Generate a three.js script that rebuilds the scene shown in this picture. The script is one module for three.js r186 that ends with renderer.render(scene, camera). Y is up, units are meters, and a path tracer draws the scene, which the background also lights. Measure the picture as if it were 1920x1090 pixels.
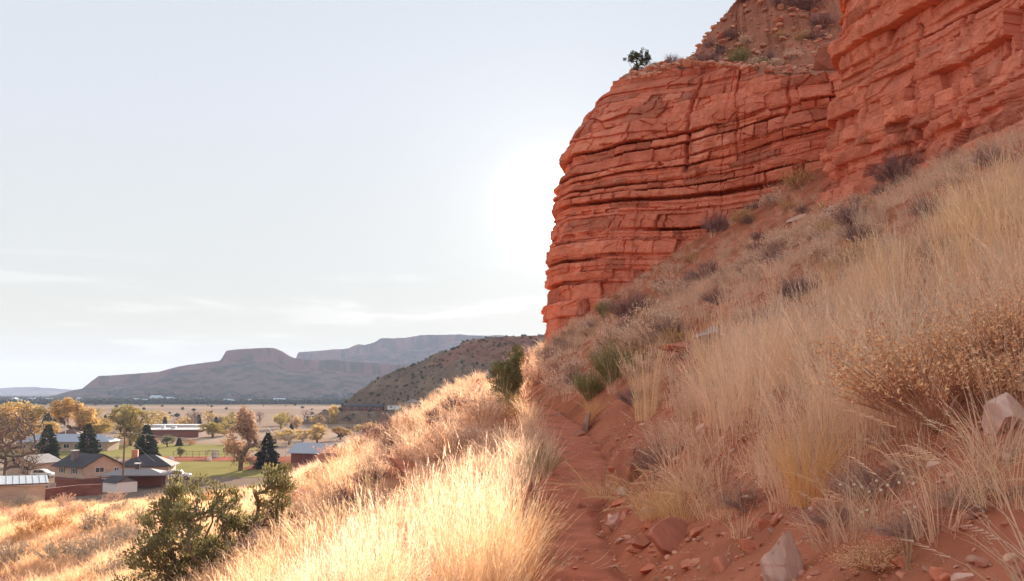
import * as THREE from 'three';
import { mergeGeometries, mergeVertices, toCreasedNormals } from 'three/addons/utils/BufferGeometryUtils.js';

// ---------- camera, sky, sun, exposure ----------
const F = 1844, PW = 1920, PH = 1090, HORIZON = 735;            // focal length and horizon of the photograph in pixels
const PITCH = Math.atan((HORIZON - PH / 2) / F), CP = Math.cos(PITCH), SP = Math.sin(PITCH);
const scene = new THREE.Scene();
const camera = new THREE.PerspectiveCamera(2 * Math.atan(PH / 2 / F) * 180 / Math.PI, PW / PH, 0.1, 40000);
camera.position.set(0, 0, 0);
camera.rotation.x = PITCH;
const renderer = new THREE.WebGLRenderer({ antialias: true });
renderer.setSize(1024, 581);
renderer.toneMapping = THREE.LinearToneMapping;
const EXPOSURE = 4.4;
renderer.toneMappingExposure = EXPOSURE;
renderer.shadowMap.enabled = true;
function ray(px, py) {                                           // a pixel of the photograph as a direction
  const a = (px - PW / 2) / F, b = (PH / 2 - py) / F;
  return new THREE.Vector3(a, b * CP + SP, -(CP - b * SP));
}
function at(px, py, d) { const r = ray(px, py); return r.multiplyScalar(-d / r.z); }   // point on that line of sight, d metres ahead
const sunDir = ray(1039, 386).normalize();
const sun = new THREE.DirectionalLight(new THREE.Color().setRGB(1, 0.88, 0.72), 5);
sun.position.copy(sunDir).multiplyScalar(300);
sun.castShadow = true;
sun.shadow.mapSize.set(4096, 4096);
Object.assign(sun.shadow.camera, { left: -120, right: 120, top: 80, bottom: -80, near: 1, far: 900 });
scene.add(sun, sun.target);

// ---------- noise and random numbers ----------
function rng(seed) { let a = seed >>> 0; return () => { a = (a + 0x6d2b79f5) | 0; let t = Math.imul(a ^ (a >>> 15), 1 | a); t = (t + Math.imul(t ^ (t >>> 7), 61 | t)) ^ t; return ((t ^ (t >>> 14)) >>> 0) / 4294967296; }; }
function hash(i, j = 0, k = 0) { let h = Math.imul(i | 0, 374761393) ^ Math.imul(j | 0, 668265263) ^ Math.imul(k | 0, 1442695041); h = Math.imul(h ^ (h >>> 13), 1274126177); h ^= h >>> 16; h = Math.imul(h, 2246822519); return ((h ^ (h >>> 15)) >>> 0) / 4294967296; }
function noise(x, y, k = 0) {                                    // -1 .. 1
  const i = Math.floor(x), j = Math.floor(y), fx = x - i, fy = y - j, u = fx * fx * (3 - 2 * fx), v = fy * fy * (3 - 2 * fy);
  const a = hash(i, j, k), b = hash(i + 1, j, k), c = hash(i, j + 1, k), d = hash(i + 1, j + 1, k);
  return 2 * (a + (b - a) * u + (c - a) * v + (a - b - c + d) * u * v) - 1;
}
function fbm(x, y, n = 4, k = 0) { let s = 0, a = 0.5; for (let o = 0; o < n; o++, a *= 0.5) { s += a * noise(x, y, k + o); x = x * 2.03 + 11.7; y = y * 2.03 - 5.3; } return s; }
const clamp = (x, a = 0, b = 1) => Math.min(b, Math.max(a, x)), lerp = (a, b, t) => a + (b - a) * t;
const smooth = (a, b, x) => { const t = clamp((x - a) / (b - a)); return t * t * (3 - 2 * t); };
function table(points, smoothly = true) {                        // piecewise function through [x, y] points
  return (x) => {
    if (x <= points[0][0]) return points[0][1];
    for (let i = 1; i < points.length; i++) if (x < points[i][0]) { let t = (x - points[i - 1][0]) / (points[i][0] - points[i - 1][0]); if (smoothly) t = t * t * (3 - 2 * t) * 0.5 + t * 0.5; return lerp(points[i - 1][1], points[i][1], t); }
    return points[points.length - 1][1];
  };
}

// ---------- sky: pale dusty blue, white towards the horizon and the sun, a few thin streaks of cirrus ----------
{
  const W = 4096, H = 2048, data = new Float32Array(W * H * 4);
  const rr = table([[0, 0.8], [3, 0.8], [8, 0.77], [16, 0.74], [26, 0.68], [50, 0.68], [90, 0.68]]), gg = table([[0, 0.76], [3, 0.785], [8, 0.8], [16, 0.79], [26, 0.75], [50, 0.74], [90, 0.74]]), bb = table([[0, 0.64], [3, 0.7], [8, 0.8], [16, 0.87], [26, 0.84], [50, 0.82], [90, 0.82]]);
  // thin streaks of cirrus: direction and height in degrees, half width, half height, tilt, strength
  const wisps = [[620, 568, 60, 7, -0.1, 0.2], [890, 583, 130, 12, 0.1, 0.26], [960, 570, 60, 8, 0.12, 0.22], [395, 570, 60, 8, -0.15, 0.12], [215, 585, 30, 3, 0, 0.16], [130, 608, 40, 3, 0, 0.12], [215, 535, 20, 9, 0.4, 0.08], [345, 632, 30, 3, 0, 0.12], [700, 592, 50, 5, 0, 0.16], [520, 630, 50, 4, 0, 0.12], [60, 640, 60, 5, -0.05, 0.1]].map(([x, y, w, h, t, k]) => { const a = Math.atan((x - 960) / F); return [a * 57.3, Math.atan((735 - y) / F * Math.cos(a)) * 57.3, w / F * 57.3, h / F * 57.3, t, k]; });
  for (let j = 0; j < H; j++) {
    const up = ((j + 0.5) / H - 0.5) * Math.PI, e = Math.max(0, up * 180 / Math.PI), y = Math.sin(up), c = Math.cos(up);
    const r0 = rr(e), g0 = gg(e), b0 = bb(e);
    for (let i = 0; i < W; i++) {
      const az = ((i + 0.5) / W - 0.5) * 2 * Math.PI, x = Math.cos(az) * c, z = Math.sin(az) * c, o = (j * W + i) * 4;
      const g = Math.acos(clamp(x * sunDir.x + y * sunDir.y + z * sunDir.z, -1, 1)) * 180 / Math.PI;
      const glow = 0.12 * Math.exp(-g / 13) + 0.36 * Math.exp(-g / 3.4) + 2.2 * Math.exp(-g * g / 3.2);
      let cl = 0;
      if (e > 0.3 && e < 14) {
        const a = az * 57.3, band = smooth(1.2, 2.6, e) * (1 - smooth(5, 9, e)), a2 = Math.atan2(x, -z) * 57.3;
        cl = band * smooth(0.12, 0.45, fbm(a * 0.16 + e * 0.22, e * 1.5, 5, 31)) * 0.1;
        for (const [wa, we, ww, wh, tilt, k] of wisps) { const p = a2 - wa, q = e - we - tilt * p; if (Math.abs(p) < 3 * ww) cl += k * Math.exp(-((p / ww) ** 2) - (q / wh) ** 2) * clamp(0.55 + 1.1 * fbm(a2 * 0.9 + 3 * q, q * 5, 4, 35)); }
      }
      data[o] = (r0 * 1.0 + glow + cl) / EXPOSURE; data[o + 1] = (g0 * 0.99 + glow * 0.93 + cl * 0.97) / EXPOSURE; data[o + 2] = (b0 * 0.98 + glow * 0.8 + cl * 0.93) / EXPOSURE; data[o + 3] = 1;
    }
  }
  const t = new THREE.DataTexture(data, W, H, THREE.RGBAFormat, THREE.FloatType);
  t.mapping = THREE.EquirectangularReflectionMapping; t.magFilter = THREE.LinearFilter; t.needsUpdate = true;
  scene.background = t; scene.environment = t;
}

// ---------- helpers for things and parts ----------
const taken = new Map();
function numbered(name) { const n = taken.get(name) ?? 0; taken.set(name, n + 1); return n ? `${name}_${String(n).padStart(3, '0')}` : name; }
function shade(o) { o.castShadow = o.receiveShadow = true; return o; }
function mesh(name, geo, mat, parent = scene) { const m = shade(new THREE.Mesh(geo, mat)); m.name = parent === scene ? numbered(name) : name; parent.add(m); return m; }
function tag(o, label, category, group) { o.userData.label = label; o.userData.category = category; if (group) o.userData.group = group; return o; }
function setting(o, label, category) { o.userData.kind = 'structure'; if (label) o.userData.label = label; if (category) o.userData.category = category; return o; }
function stuff(o, label, category) { o.userData.kind = 'stuff'; o.userData.label = label; o.userData.category = category; return o; }
function thing(name, label, category, pos, turn = 0, group) { const g = new THREE.Group(); g.name = numbered(name); if (pos) g.position.copy(pos); g.rotation.y = turn; scene.add(g); return tag(g, label, category, group); }
function copyOf(o, label, group) { const c = o.clone(); c.name = numbered(o.name.replace(/_\d{3}$/, '')); c.userData = { ...o.userData }; if (label) c.userData.label = label; if (group) c.userData.group = group; scene.add(c); return c; }
class Buf {                                                      // collects triangles with vertex colours
  constructor() { this.p = []; this.c = []; this.i = []; this.n = 0; }
  v(x, y, z, r, g, b) { this.p.push(x, y, z); this.c.push(r, g, b); return this.n++; }
  t(a, b, c) { this.i.push(a, b, c); }
  q(a, b, c, d) { this.i.push(a, b, c, a, c, d); }
  quad(A, B, C, D, col) { const f = (P) => this.v(P.x, P.y, P.z, ...col); this.q(f(A), f(B), f(C), f(D)); }
  tube(A, B, ra, rb, n, col) {
    const ax = new THREE.Vector3().subVectors(B, A).normalize(), s = Math.abs(ax.y) < 0.9 ? new THREE.Vector3(0, 1, 0) : new THREE.Vector3(1, 0, 0);
    const e = new THREE.Vector3().crossVectors(ax, s).normalize(), f = new THREE.Vector3().crossVectors(ax, e), o = this.n;
    for (let k = 0; k < n; k++) { const a = k / n * 2 * Math.PI, ca = Math.cos(a), sa = Math.sin(a); for (const [P, r] of [[A, ra], [B, rb]]) this.v(P.x + (e.x * ca + f.x * sa) * r, P.y + (e.y * ca + f.y * sa) * r, P.z + (e.z * ca + f.z * sa) * r, ...col); }
    for (let k = 0; k < n; k++) { const a = o + 2 * k, b = o + 2 * ((k + 1) % n); this.q(a, b, b + 1, a + 1); }
  }
  geo() {
    const g = new THREE.BufferGeometry();
    g.setAttribute('position', new THREE.Float32BufferAttribute(this.p, 3)); g.setAttribute('color', new THREE.Float32BufferAttribute(this.c, 3));
    g.setIndex(this.n > 65535 ? new THREE.Uint32BufferAttribute(this.i, 1) : new THREE.Uint16BufferAttribute(this.i, 1)); g.computeVertexNormals();
    return g;
  }
}
function gridGeo(nu, nv, f, flip = false) {                       // f(i, j) -> [x, y, z, r, g, b, u, v]
  const p = new Float32Array(nu * nv * 3), c = new Float32Array(nu * nv * 3), uv = new Float32Array(nu * nv * 2), idx = new Uint32Array((nu - 1) * (nv - 1) * 6);
  let o = 0;
  for (let j = 0; j < nv; j++) for (let i = 0; i < nu; i++) { const k = j * nu + i, a = f(i, j); for (let m = 0; m < 3; m++) { p[3 * k + m] = a[m]; c[3 * k + m] = a[3 + m]; } uv[2 * k] = a[6]; uv[2 * k + 1] = a[7]; }
  for (let j = 0; j + 1 < nv; j++) for (let i = 0; i + 1 < nu; i++) { const a = j * nu + i, b = a + 1, d = a + nu, e = d + 1; if (flip) { idx.set([a, d, b, b, d, e], o); } else idx.set([a, b, d, b, e, d], o); o += 6; }
  const g = new THREE.BufferGeometry();
  g.setAttribute('position', new THREE.BufferAttribute(p, 3)); g.setAttribute('color', new THREE.BufferAttribute(c, 3)); g.setAttribute('uv', new THREE.BufferAttribute(uv, 2));
  g.setIndex(new THREE.BufferAttribute(idx, 1)); g.computeVertexNormals();
  return g;
}
function noiseTexture(size, period, seed, lo, hi, srgb) {         // tileable grain, fine over coarse
  const d = new Uint8Array(size * size * 4);
  const tile = (x, y, n, k) => { const i = Math.floor(x), j = Math.floor(y), fx = x - i, fy = y - j, u = fx * fx * (3 - 2 * fx), v = fy * fy * (3 - 2 * fy), h = (a, b) => hash(((a % n) + n) % n, ((b % n) + n) % n, k); return lerp(lerp(h(i, j), h(i + 1, j), u), lerp(h(i, j + 1), h(i + 1, j + 1), u), v); };
  for (let y = 0; y < size; y++) for (let x = 0; x < size; x++) {
    let s = 0, a = 0.5, n = period; for (let o = 0; o < 6; o++, a *= 0.62, n *= 2) s += a * (tile(x / size * n, y / size * n, n, seed + o) - 0.5);
    const v = clamp(lerp(lo, hi, clamp(0.5 + s * 1.1))); d.set([v * 255, v * 255, v * 255, 255], (y * size + x) * 4);
  }
  const t = new THREE.DataTexture(d, size, size); t.wrapS = t.wrapT = THREE.RepeatWrapping; t.magFilter = THREE.LinearFilter; t.minFilter = THREE.LinearMipmapLinearFilter; t.generateMipmaps = true; if (srgb) t.colorSpace = THREE.SRGBColorSpace; t.needsUpdate = true;
  return t;
}
const grain = noiseTexture(512, 4, 5, 0, 1, false), mottled = noiseTexture(512, 3, 77, 0.72, 1, true), rockGrain = noiseTexture(512, 5, 177, 0.84, 1, true);
const rockMat = new THREE.MeshPhysicalMaterial({ specularIntensity: 0, vertexColors: true, roughness: 0.95, map: rockGrain, bumpMap: grain, bumpScale: 0.05, flatShading: true });
const soilMat = new THREE.MeshPhysicalMaterial({ specularIntensity: 0, vertexColors: true, roughness: 1, map: mottled, bumpMap: grain, bumpScale: 0.06 });
const trailMat = new THREE.MeshPhysicalMaterial({ specularIntensity: 0, vertexColors: true, roughness: 1, map: mottled, bumpMap: grain, bumpScale: 0.012 });
const farMat = new THREE.MeshPhysicalMaterial({ specularIntensity: 0, vertexColors: true, roughness: 1 });
const leafMat = new THREE.MeshPhysicalMaterial({ vertexColors: true, roughness: 0.9, transmission: 0.3, thickness: 0, side: THREE.DoubleSide });
const barkMat = new THREE.MeshStandardMaterial({ vertexColors: true, roughness: 0.95 });

// ---------- the land: a hillside that falls from right to left across a trail, then a field, then the valley ----------
const VALLEY = -17.3;
const trailX = table([[-20, 0.2], [0, 0.3], [5, 0.45], [8.3, 0.58], [11, 0.55], [15, 0.95], [18, 1.27], [21, 1.42], [24, 1.2], [28, 0.6], [34, 0.2], [45, -0.3], [55, -1], [66, -1.5], [75, 1], [90, 8], [110, 20], [140, 40], [220, 80]]);
const trailY = table([[-20, -1.66], [5, -1.62], [8.3, -1.6], [11, -1.57], [15, -1.4], [18, -1.26], [21, -1.12], [24, -0.8], [28, -0.45], [34, -0.2], [45, 0], [55, 0.35], [66, 0.95], [90, 1.3]]);
const upProfile = table([[0.42, 0], [0.55, 0.1], [1.6, 0.95], [6, 3.75], [30, 18.5], [90, 40]], false);
const downProfile = table([[0.42, 0], [1.6, -0.28], [3, -1.0], [8, -3.95], [16, -8.2], [22, -9.65], [30, -10.5], [60, -13.6], [110, -20], [400, -60]], false);
const steep = table([[0, 1], [15, 0.97], [30, 0.85], [40, 0.83], [50, 0.88], [58, 1.0], [64, 1.06]]);
function hillside(x, d) {
  const u = x - trailX(d), far = smooth(4, 40, Math.hypot(x, d));
  let h = trailY(d) + (u > 0 ? upProfile(u) * lerp(1, steep(d), smooth(1, 6, u)) : downProfile(-u)) - 0.06 * (1 - smooth(0.36, 0.6, Math.abs(u)));
  const off = smooth(0.4, 2.2, Math.abs(u));
  h += off * (0.55 * fbm(x * 0.09, d * 0.09, 3, 3) * far + 0.22 * fbm(x * 0.45, d * 0.45, 3, 8)) + smooth(0.45, 0.9, Math.abs(u)) * (0.13 * fbm(x * 2.1, d * 2.1, 4, 13) + (1 - far) * 0.05 * fbm(x * 7, d * 7, 3, 14)) + 0.015 * noise(x * 5, d * 5, 2);
  return h;
}
function ground(x, z) {
  const d = -z, a = hillside(x, d), b = VALLEY + 0.25 * noise(x * 0.02, d * 0.02, 4) - 0.2 * smooth(60, 200, d);
  const k = 1.2, e = clamp(0.5 + 0.5 * (a - b) / k);              // rounded maximum
  return lerp(b, a, e) + k * e * (1 - e) * 0.5;
}
const hit = (px, d) => { const p = at(px, 700, d); p.y = ground(p.x, p.z); return p; };   // the ground d metres ahead under a column of the photograph
function onGround(px, py) { let d = 3, s = 0.05; for (; d < 3000; d += s) { const p = at(px, py, d); if (p.y <= ground(p.x, p.z)) return hit(px, d); s = d * 0.004; } return hit(px, d); }
{
  const angles = [], rings = [0.4];
  for (let a = -180; a < 180;) { angles.push(a * Math.PI / 180); a += a > -34.5 && a < 34.5 ? 0.125 : 5; if (angles.length > 1 && a > -35 && a < -34.4) a = -34.4; }
  angles.push(Math.PI);
  for (let r = 1; r < 7200;) { rings.push(r); r *= r < 3 ? 1.06 : r < 30 ? 1.011 : r < 230 ? 1.02 : 1.045; }
  const split = rings.findIndex((r) => r > 232);
  const point = (i, j) => {
    const x = Math.sin(angles[i]) * rings[j], z = -Math.cos(angles[i]) * rings[j], d = -z, y = ground(x, z), u = x - trailX(d);
    const n = fbm(x * 0.3, z * 0.3, 4, 21), m = fbm(x * 0.03, z * 0.03, 3, 22);
    const wild = smooth(10, 40, -u), plain = smooth(VALLEY + 4, VALLEY + 0.6, y);
    let c = [0.54 + 0.12 * n, 0.185 + 0.05 * n, 0.103 + 0.035 * n];
    const tan = [0.40 + 0.08 * n, 0.215 + 0.05 * n, 0.14 + 0.035 * n], dry = [0.3 + 0.06 * m, 0.215 + 0.045 * m, 0.165 + 0.035 * m];
    c = c.map((v, k) => lerp(lerp(v, tan[k], wild * 0.7), dry[k], plain));
    return [x, y, z, ...c, x / 2.3, z / 2.3];
  };
  setting(mesh('ground', gridGeo(angles.length, split + 1, point), soilMat), 'red soil hillside running down to the valley', 'ground');
  setting(mesh('valley_floor', gridGeo(angles.length, rings.length - split, (i, j) => { const a = point(i, j + split), m = fbm(a[0] * 0.004, a[2] * 0.012, 4, 25), f = fbm(a[0] * 0.05, a[2] * 0.05, 3, 26); for (let k = 3; k < 6; k++) a[k] *= 1 + 0.25 * m + 0.15 * f; const w = smooth(1250, 1480, Math.hypot(a[0], a[2]) + 220 * m); a[3] = lerp(a[3], 0.1 + 0.05 * f, w); a[4] = lerp(a[4], 0.085 + 0.04 * f, w); a[5] = lerp(a[5], 0.055 + 0.03 * f, w); return a; }), farMat), 'flat tan valley floor reaching the mesas', 'ground');
}
{ // the trodden trail, sunk at its edges into the hillside
  const d0 = 1.2, d1 = 31, n = 720, w = 25;
  const g = gridGeo(w, n, (i, j) => {
    const d = lerp(d0, d1, j / (n - 1)), half = (0.46 + 0.1 * noise(d * 0.8, 3, 9)) * lerp(1, 0.75, smooth(22, 30, d)), t = i / (w - 1) * 2 - 1, side = t < 0 ? 5 : 15;
    const u = t * (half + 0.13 * fbm(d * 1.7, side, 3, 40) + 0.1), x = trailX(d) + u, edge = smooth(0.62, 1, Math.abs(t));
    const y = trailY(d) + 0.012 - 0.03 * Math.cos(clamp(u / half, -1, 1) * 1.57) + 0.016 * fbm(x * 5, d * 2.5, 3, 44) + 0.03 * noise(d * 0.5, 2, 45) * (1 - edge) - edge * 0.09 + (Math.abs(t) < 0.75 ? 0.012 : 0);
    const m = fbm(x * 1.5, d * 0.9, 3, 47);
    return [x, y + 0.02, -d, 0.6 + 0.09 * m, 0.2 + 0.04 * m, 0.122 + 0.03 * m, x / 1.3, d / 1.3];
  });
  setting(mesh('dirt_trail', g, trailMat), 'narrow trodden red dirt footpath curving along the hillside', 'trail');
}

// ---------- red sandstone cliffs: beds, bedding gaps, joints and blocks as geometry ----------
function beds(spec) {                                             // [top, kind] upwards from a base -> layers
  const out = []; let lo = spec[0];
  for (let i = 1; i < spec.length; i++) { const [hi, kind] = spec[i]; out.push({ lo, hi, kind, id: i }); lo = hi; }
  return out;
}
const KIND = { massive: { rec: 0.14, amp: 0.24, bw: 2.7, jd: 0.3, ed: 0.1 }, block: { rec: 0, amp: 0.2, bw: 1.15, jd: 0.2, ed: 0.08 }, small: { rec: -0.06, amp: 0.16, bw: 0.75, jd: 0.14, ed: 0.06 }, lam: { rec: -0.1, amp: 0.1, bw: 2.4, jd: 0.1, ed: 0.03 }, gap: { rec: -0.95, amp: 0.1, bw: 1.5, jd: 0, ed: 0 }, rubble: { rec: -0.1, amp: 0.34, bw: 0.8, jd: 0.3, ed: 0.15 } };
function facets(s, v, w, h, seed) {                               // broken rock: a random plane in every cell of an irregular net
  const i = Math.floor(s / w), j = Math.floor(v / h); let best = 1e9, o = 0;
  for (let a = i - 1; a <= i + 1; a++) for (let b = j - 1; b <= j + 1; b++) {
    const dx = (s - (a + hash(a, b, seed)) * w) / w, dy = (v - (b + hash(a, b, seed + 1)) * h) / h, q = dx * dx + dy * dy;
    if (q < best) { best = q; o = hash(a, b, seed + 2) - 0.5 + (hash(a, b, seed + 3) - 0.5) * 1.3 * dx + (hash(a, b, seed + 4) - 0.5) * 1.5 * dy; }
  }
  return o;
}
function strata(layers, seed, rough, cracks, dip, shelf) {
  return (s, v) => {
    let vv = v + dip(s, v) + 0.16 * noise(s * 0.16, 1, seed) + 0.05 * noise(s * 0.8, 2, seed + 1);
    let k = 0; while (k < layers.length - 1 && vv > layers[k].hi) k++;
    const L = layers[k], K = KIND[L.kind], th = L.hi - L.lo, t = clamp((vv - L.lo) / th), de = Math.min(t, 1 - t) * th;
    const ss = s + 0.2 * noise(v * 0.9, s * 0.3 + L.id, seed + 5) + 0.05 * noise(v * 5, s, seed + 6), bw = K.bw * (0.55 + 0.75 * hash(L.id, 3, seed));
    const edge = (i) => (i + 0.85 * (hash(i, L.id, seed + 7) - 0.5)) * bw, joined = (i) => hash(i, L.id, seed + 8) < 0.42;
    let c = Math.floor(ss / bw); if (ss < edge(c)) c--; else if (ss >= edge(c + 1)) c++;
    let e = c + 1; while (joined(c)) c--; while (joined(e)) e++;
    const a = edge(c), b = edge(e), dj = Math.min(ss - a, b - ss), near = ss - a < b - ss ? c : e, jr = hash(near, L.id, seed + 9);
    let o = K.rec + shelf * (hash(L.id, 5, seed) - 0.5) + K.amp * rough * 2 * (hash(c, L.id, seed + 11) - 0.5) + K.amp * rough * 1.8 * (hash(c, L.id, seed + 12) - 0.5) * (2 * (ss - a) / (b - a) - 1) + K.amp * rough * 1.7 * (hash(c, L.id, seed + 13) - 0.4) * (t - 0.5);
    let tint = hash(c, L.id, seed + 14) * 0.5 + hash(L.id, 1, seed + 15) * 0.5;
    o -= K.jd * (jr < 0.55 ? 0.05 : jr) * Math.exp(-((dj / 0.045) ** 2)) + K.ed * Math.exp(-de / 0.05);
    if (L.kind === 'gap') { const open = smooth(-0.5, 0.35, noise(s * 0.24, L.id * 3.7, seed + 16)); o = lerp(0.02, K.rec, open) * (0.7 + 0.4 * rough) + 0.2 * (hash(Math.floor(vv / 0.075), Math.floor(s / 1.3 + noise(s, v, seed)), seed + 17) - 0.5); tint *= 0.6; }
    if (L.kind === 'lam' || L.kind === 'small') o += 0.13 * (hash(Math.floor(vv / 0.15 + 0.25 * noise(s * 0.5, L.id, seed)), L.id, seed + 18) - 0.5);
    if (L.kind === 'massive') o += 0.34 * facets(s + 0.3 * v, v + 0.25 * noise(s * 0.6, v * 0.6, seed), 1.8, 1.1, seed + 19);
    o += 0.1 * facets(s, v, 1.2, 0.4, seed + 24) * (L.kind === 'lam' ? 0.4 : 1);
    for (const [s0, v0, s1, v1, deep, w] of cracks) if (v > v0 && v < v1) { const sc = lerp(s0, s1, (v - v0) / (v1 - v0)) + 0.22 * noise(v * 0.8, s0, seed) + 0.07 * noise(v * 4, s0, seed); o -= deep * (0.6 + 0.4 * noise(v * 0.9, s0, seed + 3)) * Math.exp(-(((s - sc) / w) ** 2)) * smooth(v0, v0 + 0.8, v); }
    o += 0.55 * fbm(s * 0.13, v * 0.11, 3, seed + 30) + 0.14 * fbm(s * 0.55, v * 0.6, 2, seed + 33) + 0.045 * fbm(s * 2.6, v * 3.4, 3, seed + 36) + 0.02 * noise(s * 11, v * 14, seed + 39);
    return [o, tint, L.kind];
  };
}
function planCurve(points) { return new THREE.CatmullRomCurve3(points.map(([x, d]) => new THREE.Vector3(x, 0, -d)), false, 'centripetal'); }
const rockTint = (tint, s, v, k) => { const n = fbm(s * 0.5, v * 0.9, 3, k), w = fbm(s * 0.16, v * 0.12, 2, k + 5), pale = smooth(0.35, 0.6, n) * 0.1; const dark = hash(Math.round(tint * 4000), 5, k) < 0.2 ? 0.72 : 1;   // varnished blocks
  return [0.8 * dark + 0.24 * (tint - 0.5) + 0.1 * n + 0.05 * w + pale * 0.4, 0.268 * dark + 0.1 * (tint - 0.5) + 0.05 * n + 0.02 * w + pale * 0.6, 0.165 * dark + 0.06 * (tint - 0.5) + 0.035 * n + 0.02 * w + pale * 0.5]; };
const skyRidge = table([[4, 23], [8, 24.1], [11.5, 25.2], [14, 26.9], [16, 28.8], [18.5, 32], [20.5, 34.4], [26, 37]], false);
const upperSlope = (x, d) => Math.min(skyRidge(x) + 0.9 * fbm(x * 0.8, d * 0.8, 4, 60), 21.9 + 0.365 * (d - 64.5) - 0.04 * (x - 14) - 0.3 * Math.max(0, 11.5 - x) + 0.5 * fbm(x * 0.4, d * 0.4, 4, 61) + 0.7 * Math.max(0, d - 71 + 4 * smooth(17, 21, x)) * smooth(13, 19, x) + 0.12 * fbm(x * 2, d * 2, 3, 62));
{
  const yv = (y) => at(1200, y, 66).y;
  const layers = beds([-2, ...[[590, 'rubble'], [560, 'massive'], [529, 'block'], [522, 'gap'], [506, 'block'], [486, 'small'], [480, 'gap'], [474, 'lam'], [449, 'block'], [444, 'gap'], [431, 'small'], [425, 'gap'], [399, 'block'], [392, 'lam'], [384, 'small'], [371, 'lam'], [363, 'gap'], [347, 'block'], [344, 'gap'], [332, 'block'], [328, 'gap'], [316, 'small'], [303, 'lam'], [300, 'gap'], [286, 'massive'], [282, 'gap'], [259, 'block'], [254, 'gap'], [239, 'block'], [235, 'gap'], [196, 'massive'], [170, 'massive'], [150, 'block'], [138, 'lam'], [60, 'lam']].map(([y, k]) => [yv(y), k])]);
  const curve = planCurve([[23, 60.5], [20.5, 61.8], [18, 62.7], [14, 64], [11, 65], [8, 66.2], [5, 67.3], [3.1, 68.5], [2.35, 70.3], [2.6, 73], [4.6, 79], [8.5, 88], [16, 100]]);
  const len = curve.getLength(), ss = []; for (let s = 0; s < len;) { ss.push(s); s += s < 23.5 ? 0.052 : s < 30 ? 0.14 : 0.5; }
  const pts = ss.map((s) => [curve.getPointAt(Math.min(1, s / len)), curve.getTangentAt(Math.min(1, s / len))]);
  const lean = table([[3, 0], [8, 0.3], [13, 0.95], [17, 1.5], [19, 2.4], [21, 3.5], [22.3, 4.6], [23.2, 6]]);
  const f = strata(layers, 101, 0.8, [[12.6, 14.6, 14.2, 23, 0.8, 0.14], [8.9, 15.5, 9.6, 22.5, 0.5, 0.1], [5.6, 17.5, 4.6, 22, 0.7, 0.12], [16.2, 6, 16.4, 13, 0.2, 0.08], [10.9, 3, 10.6, 12.4, 0.25, 0.07], [7.1, 8, 7.4, 16, 0.3, 0.08]], (s, v) => smooth(12, 16.5, v) * (0.12 * (s - 12) * (1 - smooth(18, 22, v)) + 0.2 * noise(s * 0.35, 5, 7)), 0.2);
  const faceRows = 410, capRows = 90, v0 = 0;
  const place = (i, v) => {
    const [P, T] = pts[i], s = ss[i], corner = smooth(3, 18, s), [o, tint] = f(s, v), nx = T.z, nz = -T.x, out = o;
    const L = lean(v) + 0.5 * (hash(Math.floor(v / 1.3 + 0.2 * noise(s * 0.3, 2, 9)), 7) - 0.5) * smooth(8, 14, v);
    return [P.x + nx * out + L * corner * 0.93, v, P.z + nz * out - L * (0.42 + 0.25 * corner), tint];
  };
  const tops = ss.map((s, i) => { let v = 22.6; for (let n = 0; n < 4; n++) { const [x, , z] = place(i, v); v = clamp(upperSlope(x, -z) - 0.05, 20.6, 24); } return v + 0.3 * noise(s * 0.7, 8, 66) + 0.15 * noise(s * 2.2, 8, 67); });
  const g = gridGeo(ss.length, faceRows + capRows, (i, j) => {
    const s = ss[i], V = tops[i], v = lerp(v0, V, Math.min(1, j / (faceRows - 1))), [x, y, z, tint] = place(i, v);
    if (j < faceRows) return [x, y, z, ...rockTint(tint, s, v, 71), s / 1.7, v / 1.7];
    const m = (j - faceRows + 1) / capRows, back = 26 * m * m * 0.6 + 10 * m * 0.4, turn = smooth(15, 26, s) * 1.35, X = x + back * (0.22 + Math.sin(turn)), Z = z - back * Math.cos(turn), U0 = upperSlope(X, -Z), st = 0.85 + 0.2 * hash(Math.floor(X / 4), 3), q = U0 / st + 0.35 * noise(X * 0.7, Z * 0.7, 69), U = lerp(U0, (Math.floor(q) + smooth(0.55, 0.95, q - Math.floor(q))) * st, 0.6 * smooth(24, 26, U0));
    const Y = lerp(y, U, smooth(0, 0.16, m)), n = fbm(X * 0.8, Z * 0.8, 4, 73);
    return [X, Y, Z, 0.47 + 0.12 * n, 0.2 + 0.07 * n, 0.13 + 0.05 * n, X / 1.7, Z / 1.7];
  });
  const cliff = setting(mesh('cliff', g, rockMat), 'layered red sandstone cliff whose edge hides the sun', 'cliff');
}
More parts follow.
